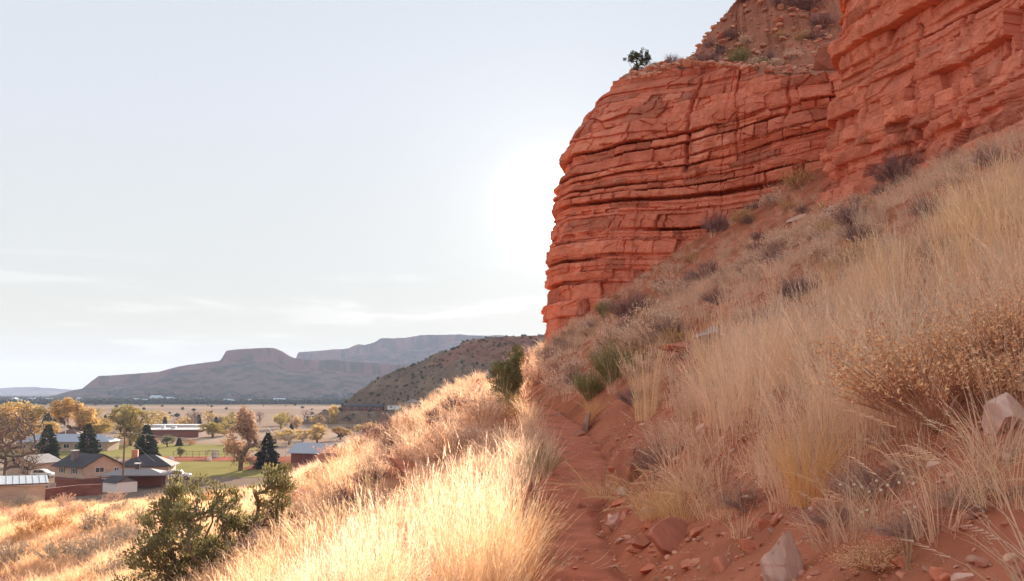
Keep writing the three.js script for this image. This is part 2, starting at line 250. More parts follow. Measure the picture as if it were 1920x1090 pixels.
{
  const r = rng(7), spec = [2]; let v = 2;
  const order = ['block', 'lam', 'massive', 'gap', 'small', 'block', 'gap', 'lam', 'massive', 'small', 'gap', 'block'];
  for (let i = 0; v < 31; i++) { const kind = order[Math.floor(r() * order.length)]; if (kind === 'gap' && i && spec[spec.length - 1][1] === 'gap') continue; v += { block: 0.75, lam: 0.45, massive: 1.15, gap: 0.22, small: 0.5 }[kind] * (0.7 + 0.7 * r()); spec.push([v, kind]); }
  const curve = planCurve([[24, 64], [20.2, 59], [17.6, 54], [16.35, 51], [16.45, 48.9], [17.2, 45], [18.3, 40.5], [19.4, 36], [21.5, 28], [25, 16], [30, 4]]);
  const len = curve.getLength(), ss = []; for (let s = 0; s < len;) { ss.push(s); s += s < 8.5 ? 0.16 : s < 31.5 ? 0.052 : 0.3; }
  const pts = ss.map((s) => [curve.getPointAt(Math.min(1, s / len)), curve.getTangentAt(Math.min(1, s / len))]);
  const f = strata(beds(spec), 202, 1.1, [[19, 12, 18.4, 20, 0.5, 0.12], [22, 8, 22.5, 17, 0.5, 0.1], [26.2, 9, 26, 16, 0.4, 0.1]], (s, vv) => 0.012 * (s - 15), 0.75);
  const rows = 345, v0 = 5, v1 = 23.5;
  const g = gridGeo(ss.length, rows, (i, j) => {
    const [P, T] = pts[i], s = ss[i], y = lerp(v0, v1, j / (rows - 1)), [o, tint] = f(s, y), nx = -T.z, nz = T.x, back = 0.12 * (y - 9);
    return [P.x + nx * (o - back), y, P.z + nz * (o - back), ...rockTint(tint, s, y, 171), s / 1.7, y / 1.7];
  });
  setting(mesh('cliff', g, rockMat), 'blocky red sandstone cliff with overhanging slabs above the tall grass', 'cliff');
}

// ---------- the brown hill with a bench, the mesas behind and the last blue ridge ----------
const nearRidge = table([[-125, -30], [-106, -8.5], [-98, -2], [-85, 6.5], [-72, 12], [-62, 15], [-39, 25], [-32, 30], [-29, 30.5], [-10, 33], [16, 35], [60, 40], [160, 48]], false);
function brownHill(x, d) {
  const edge = 3 * noise(x * 0.06, d * 0.06, 91) + 1.3 * noise(x * 0.2, d * 0.2, 92);
  const face = nearRidge(x + edge) - 0.5 * Math.max(0, 610 - d) - 0.35 * Math.max(0, d - 650) + 2.2 * fbm(x * 0.04, d * 0.02, 4, 93);
  const bench = Math.min(-10.6, -10.6 - 0.52 * Math.max(0, 548 + edge - d), -10.6 + 0.5 * (x + edge + 104)) + 0.4 * fbm(x * 0.2, d * 0.2, 3, 94);
  return Math.max(face, bench, VALLEY - 3);
}
{
  const nx = 280, nd = 190;
  const g = gridGeo(nx, nd, (i, j) => {
    const x = lerp(-150, 170, i / (nx - 1)), d = lerp(505, 900, (j / (nd - 1)) ** 1.3), y = brownHill(x, d), n = fbm(x * 0.12, d * 0.12, 4, 95), m = fbm(x * 0.03, d * 0.03, 3, 96), red = smooth(0.05, 0.3, m);
    return [x, y, -d, 0.25 + 0.12 * n + 0.05 * red, 0.165 + 0.08 * n - 0.02 * red, 0.11 + 0.05 * n - 0.015 * red, x / 9, d / 9];
  });
  setting(mesh('hill', g, soilMat), 'brown scrub covered hill with houses on its bench', 'hill');
}
function mesa(name, label, D, depth, sky, base, seed, rim, xs) {
  const X = (px) => (px - PW / 2) / F * D, prof = table(sky.map(([px, py]) => [X(px), at(px, py, D).y]), false), nx = 330, nd = 90;
  const g = gridGeo(nx, nd, (i, j) => {
    const x = lerp(X(xs[0]), X(xs[1]), i / (nx - 1)), t = j / (nd - 1), d = lerp(D - depth, D + depth * 0.8, t), top = prof(x) + 2.5 * noise(x * 0.02, 1, seed);
    const gully = 90 * fbm(x * 0.0055, 3, 4, seed + 2) * (depth / 800) + 34 * fbm(x * 0.02, d * 0.003, 4, seed + 3), near = D - d + gully;           // metres in front of the rim
    const lip = rim * (0.75 + 0.35 * noise(x * 0.01, 4, seed + 5));
    let y = near < 0 ? top : near < 14 ? lerp(top, top - lip, near / 14) : (top - lip - base) * (1 - smooth(0, depth * 0.95, near) * 0.55 - 0.45 * clamp((near - 14) / (depth * 0.95))) + base;
    if (d > D + 25) y = lerp(top, base - 30, smooth(D + 25, D + depth * 0.5, d));
    if (top < base) y = Math.min(y, top); y += (near > 14 ? 3 : 0.8) * fbm(x * 0.02, d * 0.02, 4, seed + 7);
    const red = near < 60 ? 0.5 : 0, n = fbm(x * 0.02, d * 0.02, 4, seed + 8), scrub = smooth(-0.05, 0.3, fbm(x * 0.05, d * 0.05, 3, seed + 9));
    return [x, y, -d, lerp(0.17 + 0.05 * n + 0.1 * red, 0.06, scrub * 0.7), lerp(0.11 + 0.04 * n + 0.01 * red, 0.065, scrub * 0.7), lerp(0.085 + 0.03 * n, 0.045, scrub * 0.7), 0, 0];
  });
  return setting(mesh(name, g, farMat), label, 'mesa');
}
mesa('mesa', 'long hazy mesa with a flat notched skyline', 2500, 380, [[60, 765], [120, 757], [150, 742], [165, 726], [180, 713], [190, 705], [230, 702], [300, 697], [330, 690], [350, 685], [410, 676], [418, 668], [426, 658], [455, 655], [480, 652], [510, 652], [525, 658], [540, 667], [552, 671], [580, 674], [700, 682], [1000, 690]], -19, 301, 26, [-50, 1100]);
mesa('mesa', 'paler hazy mesa standing behind the notched one', 3600, 600, [[380, 700], [500, 690], [555, 672], [560, 661], [580, 659], [640, 655], [662, 648], [672, 646], [685, 648], [700, 642], [715, 634], [760, 635], [785, 628], [860, 627], [940, 629], [965, 631], [1100, 634]], -19, 331, 40, [300, 1150]);
mesa('ridge', 'low blue ridge on the horizon', 6400, 700, [[-600, 735], [-100, 730], [0, 729], [50, 726], [100, 728], [150, 733], [220, 741], [400, 745], [1000, 747]], -40, 351, 14, [-700, 700]);

// ---------- plants of the hillside ----------
const V3 = (x, y, z) => new THREE.Vector3(x, y, z);
const vary = (r, c, a) => { const k = 1 + a * (r() - 0.5) * 2, q = 1 + a * 0.35 * (r() - 0.5); return [c[0] * k * q, c[1] * k, c[2] * k / q]; };
function blade(b, r, x, z, h, lean, az, w, col, head) {           // one curved stem or leaf, with a seed spike if head > 0
  const f = az + (r() - 0.5) * 2.4, wx = Math.cos(f) * w, wz = Math.sin(f) * w, ox = Math.cos(az) * lean * h, oz = Math.sin(az) * lean * h, dr = lean * lean * 0.35;
  const P = (t) => [x + ox * t ** 1.7, h * (t - dr * t * t), z + oz * t ** 1.7];
  let last = null;
  for (let k = 0; k < 3; k++) { const t = k / 3, [px, py, pz] = P(t), q = 1 - 0.5 * t, i = b.v(px - wx * q, py, pz - wz * q, ...col), j = b.v(px + wx * q, py, pz + wz * q, ...col); if (last) b.q(last[0], last[1], j, i); last = [i, j]; }
  const e = P(1); b.t(last[0], last[1], b.v(e[0], e[1], e[2], ...col));
  if (head > 0) {                                                 // spikelets set along the top of the stem
    const c2 = [col[0] * 1.05, col[1] * 1.06, col[2] * 1.1];
    for (let k = 0; k < 6; k++) {
      const t = 0.78 + k * 0.045, A = P(t), E = P(t + 0.1), g = f + k * 2.4, sx = Math.cos(g), sz = Math.sin(g), q = head * (k === 5 ? 0.4 : 1.3);
      b.t(b.v(A[0] - sz * head * 0.3, A[1], A[2] + sx * head * 0.3, ...c2), b.v(A[0] + sz * head * 0.3, A[1] - 0.006, A[2] - sx * head * 0.3, ...c2), b.v(E[0] + sx * q, E[1] - 0.02, E[2] + sz * q, ...c2));
    }
  }
}
function tuftGeo(seed, o) {
  const r = rng(seed), b = new Buf();
  for (let k = 0; k < o.n; k++) {
    const a = r() * 6.283, q = Math.sqrt(r()) * o.base, az = a + (r() - 0.5) * 1.2, lean = o.lean[0] + (o.lean[1] - o.lean[0]) * r() ** 1.3, h = o.h * (0.55 + 0.5 * r());
    blade(b, r, Math.cos(a) * q, Math.sin(a) * q, h, lean, az, o.w * (0.7 + 0.6 * r()), vary(r, o.col, 0.22), r() < o.heads ? o.head * (0.7 + 0.6 * r()) : 0);
  }
  return b.geo();
}
const STRAW = [0.97, 0.71, 0.46], PALE = [0.9, 0.64, 0.44], GOLD = [0.85, 0.52, 0.22], WHITE = [0.82, 0.69, 0.52];
const grassMat = new THREE.MeshPhysicalMaterial({ vertexColors: true, roughness: 0.85, transmission: 0.45, thickness: 0, side: THREE.DoubleSide });
const dullGrass = new THREE.MeshStandardMaterial({ vertexColors: true, roughness: 0.85, side: THREE.DoubleSide });
const twigMat = new THREE.MeshStandardMaterial({ vertexColors: true, roughness: 0.9, side: THREE.DoubleSide });

// shrubs: many stems from one root, forking towards a rounded crown, with small dry leaves or seed tufts
function shrubGeo(seed, o) {
  const r = rng(seed), b = new Buf();
  const rib = (A, B, w, col) => { const d = V3().subVectors(B, A), s = V3(r() - 0.5, r() - 0.5, r() - 0.5).cross(d).normalize().multiplyScalar(w), m = b.v(A.x + s.x, A.y + s.y, A.z + s.z, ...col), n = b.v(A.x - s.x, A.y - s.y, A.z - s.z, ...col); b.t(m, n, b.v(B.x, B.y, B.z, ...col)); };
  for (let k = 0; k < o.stems; k++) {
    const az = r() * 6.283, tilt = Math.acos(1 - r() * (1 - Math.cos(o.spread))), L = o.h * (0.7 + 0.4 * r()) * (1 + 0.18 * noise(az * 1.1, tilt * 2, seed)), q = 0.12 * o.h;
    const D = V3(Math.cos(az) * Math.sin(tilt), Math.cos(tilt), Math.sin(az) * Math.sin(tilt)), A = V3(Math.cos(az) * q * r(), -0.05, Math.sin(az) * q * r()), col = vary(r, o.stem, 0.25);
    const M = A.clone().addScaledVector(D, L * 0.55).add(V3((r() - 0.5) * 0.1 * L, 0.06 * L, (r() - 0.5) * 0.1 * L));
    rib(A, M, o.w * 1.5, col);
    for (let m = 0; m < o.forks; m++) {
      const E = M.clone().addScaledVector(D, L * (0.25 + 0.25 * r())).add(V3((r() - 0.5) * 0.42 * L, (r() - 0.25) * 0.3 * L, (r() - 0.5) * 0.42 * L)), S = A.clone().lerp(M, 0.55 + 0.45 * r());
      rib(S, E, o.w, col);
      for (let l = 0; l < o.leaves; l++) {
        const P = S.clone().lerp(E, 0.35 + 0.7 * r()), lc = vary(r, o.leaf, 0.28), u = V3(r() - 0.5, r() * 0.9 - 0.1, r() - 0.5).normalize().multiplyScalar(o.size * (0.6 + 0.8 * r())), s = V3(r() - 0.5, r() - 0.5, r() - 0.5).cross(u).normalize().multiplyScalar(o.size * o.thin);
        b.t(b.v(P.x + s.x, P.y + s.y, P.z + s.z, ...lc), b.v(P.x - s.x, P.y - s.y, P.z - s.z, ...lc), b.v(P.x + u.x, P.y + u.y, P.z + u.z, ...lc));
      }
    }
  }
  return b.geo();
}
const SHRUB = {                                                   // kinds, with metres for the unscaled plant
  feather: { label: 'pale feathery dry shrub', group: 'feathery shrubs', o: { stems: 54, forks: 3, leaves: 7, spread: 1.15, h: 0.62, w: 0.004, stem: [0.44, 0.28, 0.2], leaf: [0.82, 0.57, 0.41], size: 0.06, thin: 0.16 } },
  mauve: { label: 'dark mauve bare twiggy shrub', group: 'bare twiggy shrubs', o: { stems: 90, forks: 5, leaves: 3, spread: 1.25, h: 0.7, w: 0.0055, stem: [0.26, 0.145, 0.13], leaf: [0.34, 0.2, 0.17], size: 0.05, thin: 0.12 } },
  gold: { label: 'golden brown shrub with dry flower heads', group: 'golden brown shrubs', o: { stems: 54, forks: 3, leaves: 8, spread: 1.2, h: 0.65, w: 0.004, stem: [0.34, 0.2, 0.1], leaf: [0.62, 0.37, 0.16], size: 0.045, thin: 0.28 } },
  green: { label: 'olive green broom-like shrub', group: 'olive green shrubs', o: { stems: 110, forks: 4, leaves: 2, spread: 0.85, h: 0.85, w: 0.006, stem: [0.25, 0.22, 0.09], leaf: [0.32, 0.28, 0.11], size: 0.09, thin: 0.07 } },
  sage: { label: 'grey sagebrush clump', group: 'sagebrush clumps', o: { stems: 70, forks: 3, leaves: 8, spread: 1.25, h: 0.6, w: 0.005, stem: [0.33, 0.24, 0.19], leaf: [0.52, 0.43, 0.33], size: 0.06, thin: 0.22 } },
};
for (const [k, s] of Object.entries(SHRUB)) s.geos = [1, 2, 3].map((n) => shrubGeo(n * 31 + k.length * 7, s.o));
const shrubMats = twigMat; let shrubCount = 0;
function shrub(kind, p, scale, label, squash = 1) {
  const s = SHRUB[kind], m = mesh(kind === 'sage' ? 'sagebrush' : kind === 'green' ? 'broom_shrub' : kind === 'mauve' ? 'bare_shrub' : 'dry_shrub', s.geos[shrubCount++ % 3], shrubMats);
  m.position.copy(p); m.rotation.y = shrubCount * 2.399; m.scale.set(scale, scale * squash, scale);
  const u = p.x - trailX(-p.z), zone = p.y > 18 ? 'on the rubble slope of the cliff top' : u > 0 ? 'on the shaded slope below the cliffs' : u < -14 ? 'in the lower field' : 'on the sunlit slope below the trail', size = scale * s.o.h > 0.75 ? 'large' : scale * s.o.h < 0.4 ? 'small' : 'knee-high';
  return tag(m, label ?? `${size} ${s.label} ${zone}`, 'shrub', label ? undefined : `${size} ${s.group} ${zone}`);
}
SHRUB.fine = { ...SHRUB.gold, o: { stems: 130, forks: 6, leaves: 8, spread: 1.25, h: 0.65, w: 0.0022, stem: [0.42, 0.2, 0.12], leaf: [0.86, 0.5, 0.26], size: 0.02, thin: 0.34 } };
SHRUB.tangle = { ...SHRUB.mauve, o: { stems: 120, forks: 7, leaves: 3, spread: 1.4, h: 0.6, w: 0.0022, stem: [0.36, 0.21, 0.17], leaf: [0.5, 0.34, 0.25], size: 0.04, thin: 0.06 } };
for (const k of ['fine', 'tangle']) SHRUB[k].geos = [5, 6, 7].map((n) => shrubGeo(n * 37, SHRUB[k].o));
// grass that nobody could count: instanced tufts
function instanced(name, geo, mat, list, label, category) {       // list of [x, y, z, turn, scale, height, tiltx, tiltz, r, g, b]
  const m = shade(new THREE.InstancedMesh(geo, mat, list.length)), o = new THREE.Object3D(), c = new THREE.Color();
  list.forEach((a, i) => { o.position.set(a[0], a[1], a[2]); o.rotation.set(a[6] ?? 0, a[3], a[7] ?? 0); o.scale.set(a[4], a[4] * (a[5] ?? 1), a[4]); o.updateMatrix(); m.setMatrixAt(i, o.matrix); m.setColorAt(i, c.setRGB(a[8] ?? 1, a[9] ?? 1, a[10] ?? 1)); });
  m.name = numbered(name); scene.add(m);
  return stuff(m, label, category);
}
const tall = [11, 12, 13].map((s) => tuftGeo(s, { n: 34, base: 0.13, lean: [0.05, 0.5], h: 0.74, w: 0.0016, col: STRAW, heads: 0.5, head: 0.006 }));
const curly = [21, 22, 23].map((s) => tuftGeo(s, { n: 44, base: 0.1, lean: [0.15, 1.0], h: 0.4, w: 0.003, col: PALE, heads: 0.15, head: 0.006 }));
const fieldTuft = [31, 32].map((s) => tuftGeo(s, { n: 34, base: 0.26, lean: [0.1, 0.8], h: 0.62, w: 0.009, col: [0.74, 0.52, 0.31], heads: 0.5, head: 0.02 }));
const stalks = [41, 42].map((s) => tuftGeo(s, { n: 6, base: 0.12, lean: [0.04, 0.4], h: 1.0, w: 0.0019, col: [0.95, 0.74, 0.53], heads: 1, head: 0.009 }));
const occupied = [];                                              // spots kept free of grass: [x, z, radius]
const free = (x, z) => occupied.every(([a, b, q]) => (x - a) ** 2 + (z - b) ** 2 > q * q);

// ---------- rocks: angular blocks cut by random planes ----------
function rockGeo(seed, o = {}) {
  const r = rng(seed), g = mergeVertices(new THREE.IcosahedronGeometry(1, o.detail ?? 7).deleteAttribute('normal').deleteAttribute('uv')), p = g.attributes.position, planes = [];
  for (let k = 0; k < (o.cuts ?? 11); k++) { const n = V3(r() * 2 - 1, r() * 2 - 1, r() * 2 - 1).normalize(); planes.push([n, 0.42 + 0.4 * r()]); }
  const v = V3();
  for (let i = 0; i < p.count; i++) {
    v.fromBufferAttribute(p, i).multiplyScalar(1.15);
    for (let pass = 0; pass < 2; pass++) for (const [n, w] of planes) { const q = v.dot(n) - w; if (q > 0) v.addScaledVector(n, -q * 0.97); }
    const lay = o.layers ? 0.07 * (hash(Math.floor(v.y * o.layers + 0.4 * noise(v.x * 2, v.z * 2, seed)), seed) - 0.5) : 0;
    const e = 1 + lay + 0.05 * fbm(v.x * 2.2 + seed, v.y * 2.2 + v.z * 1.7, 3, seed) + 0.02 * noise(v.x * 8, v.y * 8 + v.z * 9, seed);
    p.setXYZ(i, v.x * e, v.y * e * (o.flat ?? 0.75), v.z * e);
  }
  const f = toCreasedNormals(g, 0.42), q = f.attributes.position, c = new Float32Array(q.count * 3), uv = new Float32Array(q.count * 2), col = o.col ?? [0.52, 0.19, 0.12];
  for (let i = 0; i < q.count; i++) { const x = q.getX(i), y = q.getY(i), z = q.getZ(i), n = 1 + 0.3 * fbm(x * 1.7 + seed, y * 3 + z * 1.3, 3, seed + 4); c.set([col[0] * n, col[1] * n, col[2] * n], 3 * i); uv.set([x * 0.6 + z * 0.37, y * 0.6 + z * 0.41], 2 * i); }
  f.setAttribute('color', new THREE.BufferAttribute(c, 3)); f.setAttribute('uv', new THREE.BufferAttribute(uv, 2));
  return f;
}
const stoneMat = new THREE.MeshStandardMaterial({ vertexColors: true, roughness: 0.95, map: mottled, bumpMap: grain, bumpScale: 0.008 }), gritMat = new THREE.MeshPhysicalMaterial({ vertexColors: true, roughness: 1, specularIntensity: 0 });
const redRocks = [1, 2, 3, 4, 5, 6].map((s) => rockGeo(s * 17, { detail: 7, cuts: 17, layers: 5, col: [0.6, 0.19 + 0.01 * s, 0.11 + 0.008 * s], flat: 0.6 + 0.05 * s }));
const smallRocks = [1, 2, 3, 4, 5, 6].map((s) => rockGeo(s * 17, { detail: 3, cuts: 14, col: [0.6, 0.19 + 0.01 * s, 0.11 + 0.008 * s], flat: 0.6 + 0.05 * s }));
const palePink = [0.8, 0.49, 0.38];
const grey = (r) => { const k = 0.75 + 0.45 * r(), p = 1 + 0.35 * r() ** 2; return [k, k * p, k * p * 1.03]; };   // paler or redder
const pinkStone = rockGeo(333, { detail: 3, cuts: 12, col: [0.72, 0.42, 0.32] });
function rock(px, py, wpx, hpx, label, o = {}) {
  const p = onGround(px, py), d = -p.z, w = wpx / F * d / 1.7, h = hpx / F * d / 1.25, m = mesh('rock', o.geo ?? redRocks[(px + py) % 6], stoneMat);
  m.scale.set(w, h, w * (o.deep ?? 0.8)); m.rotation.set(o.rx ?? 0, o.ry ?? (px * 0.37) % 6, o.rz ?? 0); m.position.copy(p); m.position.y += h * ((o.up ?? 0.25) - 0.12);
  occupied.push([p.x, p.z, w * 0.9]);
  return tag(m, label, 'rock', o.group);
}
{
  rock(1462, 1085, 105, 125, 'pale pink angular slab standing on the red bank', { geo: rockGeo(902, { col: palePink, cuts: 15, flat: 1.0, detail: 12, layers: 5 }), deep: 0.75, ry: 0.9, up: 0.28 });
  rock(1880, 800, 110, 90, 'pale pink weathered boulder behind the twig tangle', { geo: rockGeo(903, { col: palePink, detail: 8 }), ry: 1, up: 0.35 });
  rock(1252, 1040, 82, 62, 'large rounded red boulder at the foot of the cut bank', { geo: rockGeo(905, { col: [0.56, 0.2, 0.125], cuts: 9, flat: 0.9, detail: 8 }), up: 0.3 });
  rock(1203, 1030, 52, 46, 'squared red block next to the large rounded boulder', { geo: redRocks[2], up: 0.3 });
  rock(1155, 985, 42, 34, 'pinkish red stone in the loose bank', { geo: rockGeo(907, { col: [0.66, 0.3, 0.22] }), up: 0.3 });
  rock(1212, 975, 34, 26, 'pale stone at the root of the drooping tussock', { geo: rockGeo(909, { col: palePink }), up: 0.3 });
  rock(1168, 930, 24, 18, 'small pale stone high on the loose bank', { geo: rockGeo(911, { col: palePink }), up: 0.3 });
  rock(1090, 968, 36, 46, 'tilted red slab edging the trail', { rz: 0.7, up: 0.3 });
  rock(984, 962, 62, 66, 'triangular red rock under the sunlit grass edge', { geo: rockGeo(913, { cuts: 6, flat: 1, col: [0.55, 0.2, 0.12] }), up: 0.3 });
  rock(1012, 948, 40, 26, 'low red stone beside the triangular rock', { up: 0.3 });
  rock(1100, 812, 22, 62, 'thin grey brown slab leaning on the bank', { geo: rockGeo(915, { cuts: 9, col: [0.5, 0.3, 0.22] }), deep: 0.5, rz: -0.45, up: 0.4 });
  rock(1082, 822, 34, 26, 'red block at the foot of the leaning slab', { up: 0.35 });
  rock(1048, 785, 40, 20, 'dark red stone where the trail bends', { up: 0.3 });
  rock(1180, 905, 150, 66, 'long buried red boulder beneath the drooping grass', { geo: rockGeo(917, { cuts: 8, flat: 0.6, col: [0.6, 0.26, 0.17] }), rz: 0.6, deep: 0.4, up: 0.15 });
  rock(1340, 640, 60, 40, 'grey and pink boulder among the shaded shrubs', { geo: rockGeo(919, { col: [0.5, 0.34, 0.3] }), up: 0.45 });
  rock(1290, 660, 90, 30, 'broad red outcrop beside the grey and pink boulder', { up: 0.3 });
  rock(1510, 405, 50, 14, 'long pale slab lying below the cliff corner', { geo: rockGeo(921, { col: palePink, flat: 0.5 }), rz: 0.4, up: 0.3 });
  rock(1575, 385, 34, 14, 'short pale slab at the cliff corner', { geo: rockGeo(923, { col: palePink, flat: 0.5 }), rz: 0.4, up: 0.3 });
  rock(1478, 440, 20, 16, 'orange red block on the shaded slope', { up: 0.3 });
  rock(1527, 440, 18, 20, 'pale block upright on the shaded slope', { geo: rockGeo(925, { col: palePink }), up: 0.3 });
  // ledges on the sunlit slope
  rock(835, 800, 90, 34, 'dark red ledge breaking through the sunlit slope', { rz: 0.35, up: 0.2 });
  rock(745, 858, 80, 30, 'red ledge below the skyline shrubs', { rz: 0.35, up: 0.2 });
  rock(885, 770, 60, 34, 'brown ledge under the upper juniper', { rz: 0.3, up: 0.2 });
  rock(640, 882, 110, 44, 'largest dark red ledge on the sunlit slope', { rz: 0.35, up: 0.2 });
  rock(560, 935, 60, 40, 'dark brown boulder beside the big juniper', { up: 0.25 });
  rock(770, 880, 70, 30, 'long red slab in the pale grass', { rz: 0.35, up: 0.2 });
  rock(590, 940, 90, 20, 'low red shelf behind the pale grass', { rz: 0.3, up: 0.2 });
  const r = rng(777);
  for (let n = 0; n < 210; n++) {                                   // loose stones of the cut bank and the trail edge
    const d = 4.2 + 16 * r() ** 1.5, u = 0.5 + 1.5 * r() ** 1.3, x = trailX(d) + (n % 9 === 0 ? -0.5 - 0.2 * r() : u), s = (0.02 + 0.085 * r() ** 2.2) * (1 + 0.02 * d), m = mesh('stone', n % 7 === 3 ? pinkStone : smallRocks[n % 6], gritMat);
    m.position.set(x, ground(x, -d) + s * 0.2, -d); m.scale.set(s, s * (0.7 + 0.4 * r()), s * (0.7 + 0.5 * r())); m.rotation.set(r() - 0.5, r() * 6, r() - 0.5);
    const word = s > 0.07 ? 'big' : s < 0.035 ? 'small' : 'fist-sized', hue = n % 7 === 3 ? 'pale pink' : 'red'; tag(m, `${word} loose ${hue} stone lying on the cut bank of the trail`, 'stone', `${word} loose ${hue} stones on the cut bank`);
  }
  for (let n = 0; n < 40; n++) {                                   // stones on the shaded slope and on the cliff top
    const top = n > 18, d = top ? 66 + 10 * r() : 24 + 36 * r(), px = top ? 1280 + 270 * r() : 1050 + 700 * r(), p = at(px, 600, d), m = mesh('stone', smallRocks[n % 6], gritMat), s = 0.12 + 0.3 * r() ** 2;
    if (!top && p.x < trailX(d) + 1.5) { scene.remove(m); continue; }
    p.y = top ? upperSlope(p.x, d) : ground(p.x, p.z); m.position.copy(p); m.position.y += s * 0.2; m.scale.set(s * 1.3, s * 0.8, s); m.rotation.set(r() - 0.5, r() * 6, r() - 0.5);
    tag(m, top ? 'red stone lying on the rubble slope of the cliff top' : 'red stone among the shrubs of the shaded slope', 'stone', top ? 'stones on the cliff top' : 'stones on the shaded slope');
  }
  const grit = [], g2 = [];
  for (let n = 0; n < 9000; n++) { const d = 3.5 + 22 * r() ** 1.5, u = -0.65 + 3.4 * r() ** 1.2; if (Math.abs(u) < 0.4 && r() < 0.7) continue; const x = trailX(d) + u, s = 0.005 + 0.03 * r() ** 4; (n % 2 ? grit : g2).push([x, ground(x, -d) + s * 0.3 + (Math.abs(u) < 0.45 ? 0.05 : 0), -d, r() * 6, s, 0.7, r() - 0.5, r() - 0.5, ...grey(r)]); }
  const lump = [1, 2].map((s) => rockGeo(s * 71, { detail: 2, cuts: 6, col: [0.62, 0.26, 0.17] }));
  instanced('gravel', lump[0], gritMat, grit, 'small red gravel on the trail and its cut bank', 'gravel');
  instanced('gravel', lump[1], gritMat, g2, 'small red gravel on the trail and its cut bank', 'gravel');
  const talus = [];
  for (let n = 0; n < 1600; n++) { const d = 64 + 18 * r(), px = 1180 + 380 * r(), p = at(px, 100, d), s = 0.05 + 0.28 * r() ** 4; talus.push([p.x, upperSlope(p.x, d) + s * 0.15, -d, r() * 6, s, 0.7, r() - 0.5, r() - 0.5, ...grey(r)]); }
  instanced('rubble', lump[0], gritMat, talus, 'red rubble strewn over the slope of the cliff top', 'rubble');
  { // fallen straw stems
    const b = new Buf(), q = rng(5); blade(b, q, 0, 0, 0.3, 0.25, 0.4, 0.0022, [0.72, 0.5, 0.32], 0.004); const g = b.geo().rotateZ(1.5), litter = [];
    for (let n = 0; n < 1500; n++) { const d = 4 + 15 * r() ** 1.4, u = -0.6 + 3 * r(), x = trailX(d) + u; if (Math.abs(u) < 0.32 && r() < 0.75) continue; const gx = (ground(x + 0.1, -d) - ground(x - 0.1, -d)) / 0.2; litter.push([x, ground(x, -d) + 0.015 + (Math.abs(u) < 0.45 ? 0.05 : 0), -d, r() * 6.28, 0.4 + 0.8 * r(), 1, 0.1 * (r() - 0.5), Math.atan(gx), 0.9 + 0.3 * r(), 0.9 + 0.3 * r(), 0.8 + 0.4 * r()]); }
    instanced('straw_litter', g, twigMat, litter, 'fallen straw stems scattered over the bank and trail edge', 'straw');
  }
  // crumbled outcrop that crowns the upper slope
  for (const [px, py, d, w, h, k] of [[1435, 40, 78, 3.2, 1.9, 0], [1490, 30, 80, 3.6, 2.2, 3], [1545, 20, 82, 4.2, 2.6, 1], [1400, 62, 77, 1.3, 0.8, 4], [1566, 60, 64.5, 2.0, 2.6, 5]]) {
    const m = mesh('rock', rockGeo(940 + k, { cuts: 24, detail: 26, flat: 0.8, col: [0.66, 0.23, 0.14], layers: 9 }), stoneMat), p = at(px, py, d); m.position.set(p.x, upperSlope(p.x, d) + h * 0.25, p.z); m.scale.set(w, h, w * 0.8); m.rotation.y = k;
    tag(m, ['broad red outcrop crowning the cliff top slope', 'high red outcrop beside the corner of the blocky cliff', '', 'rounded red outcrop between two others on the cliff top', 'small red boulder on the cliff top skyline', 'squat red boulder wedged behind the corner of the blocky cliff'][k], 'rock');
  }
}

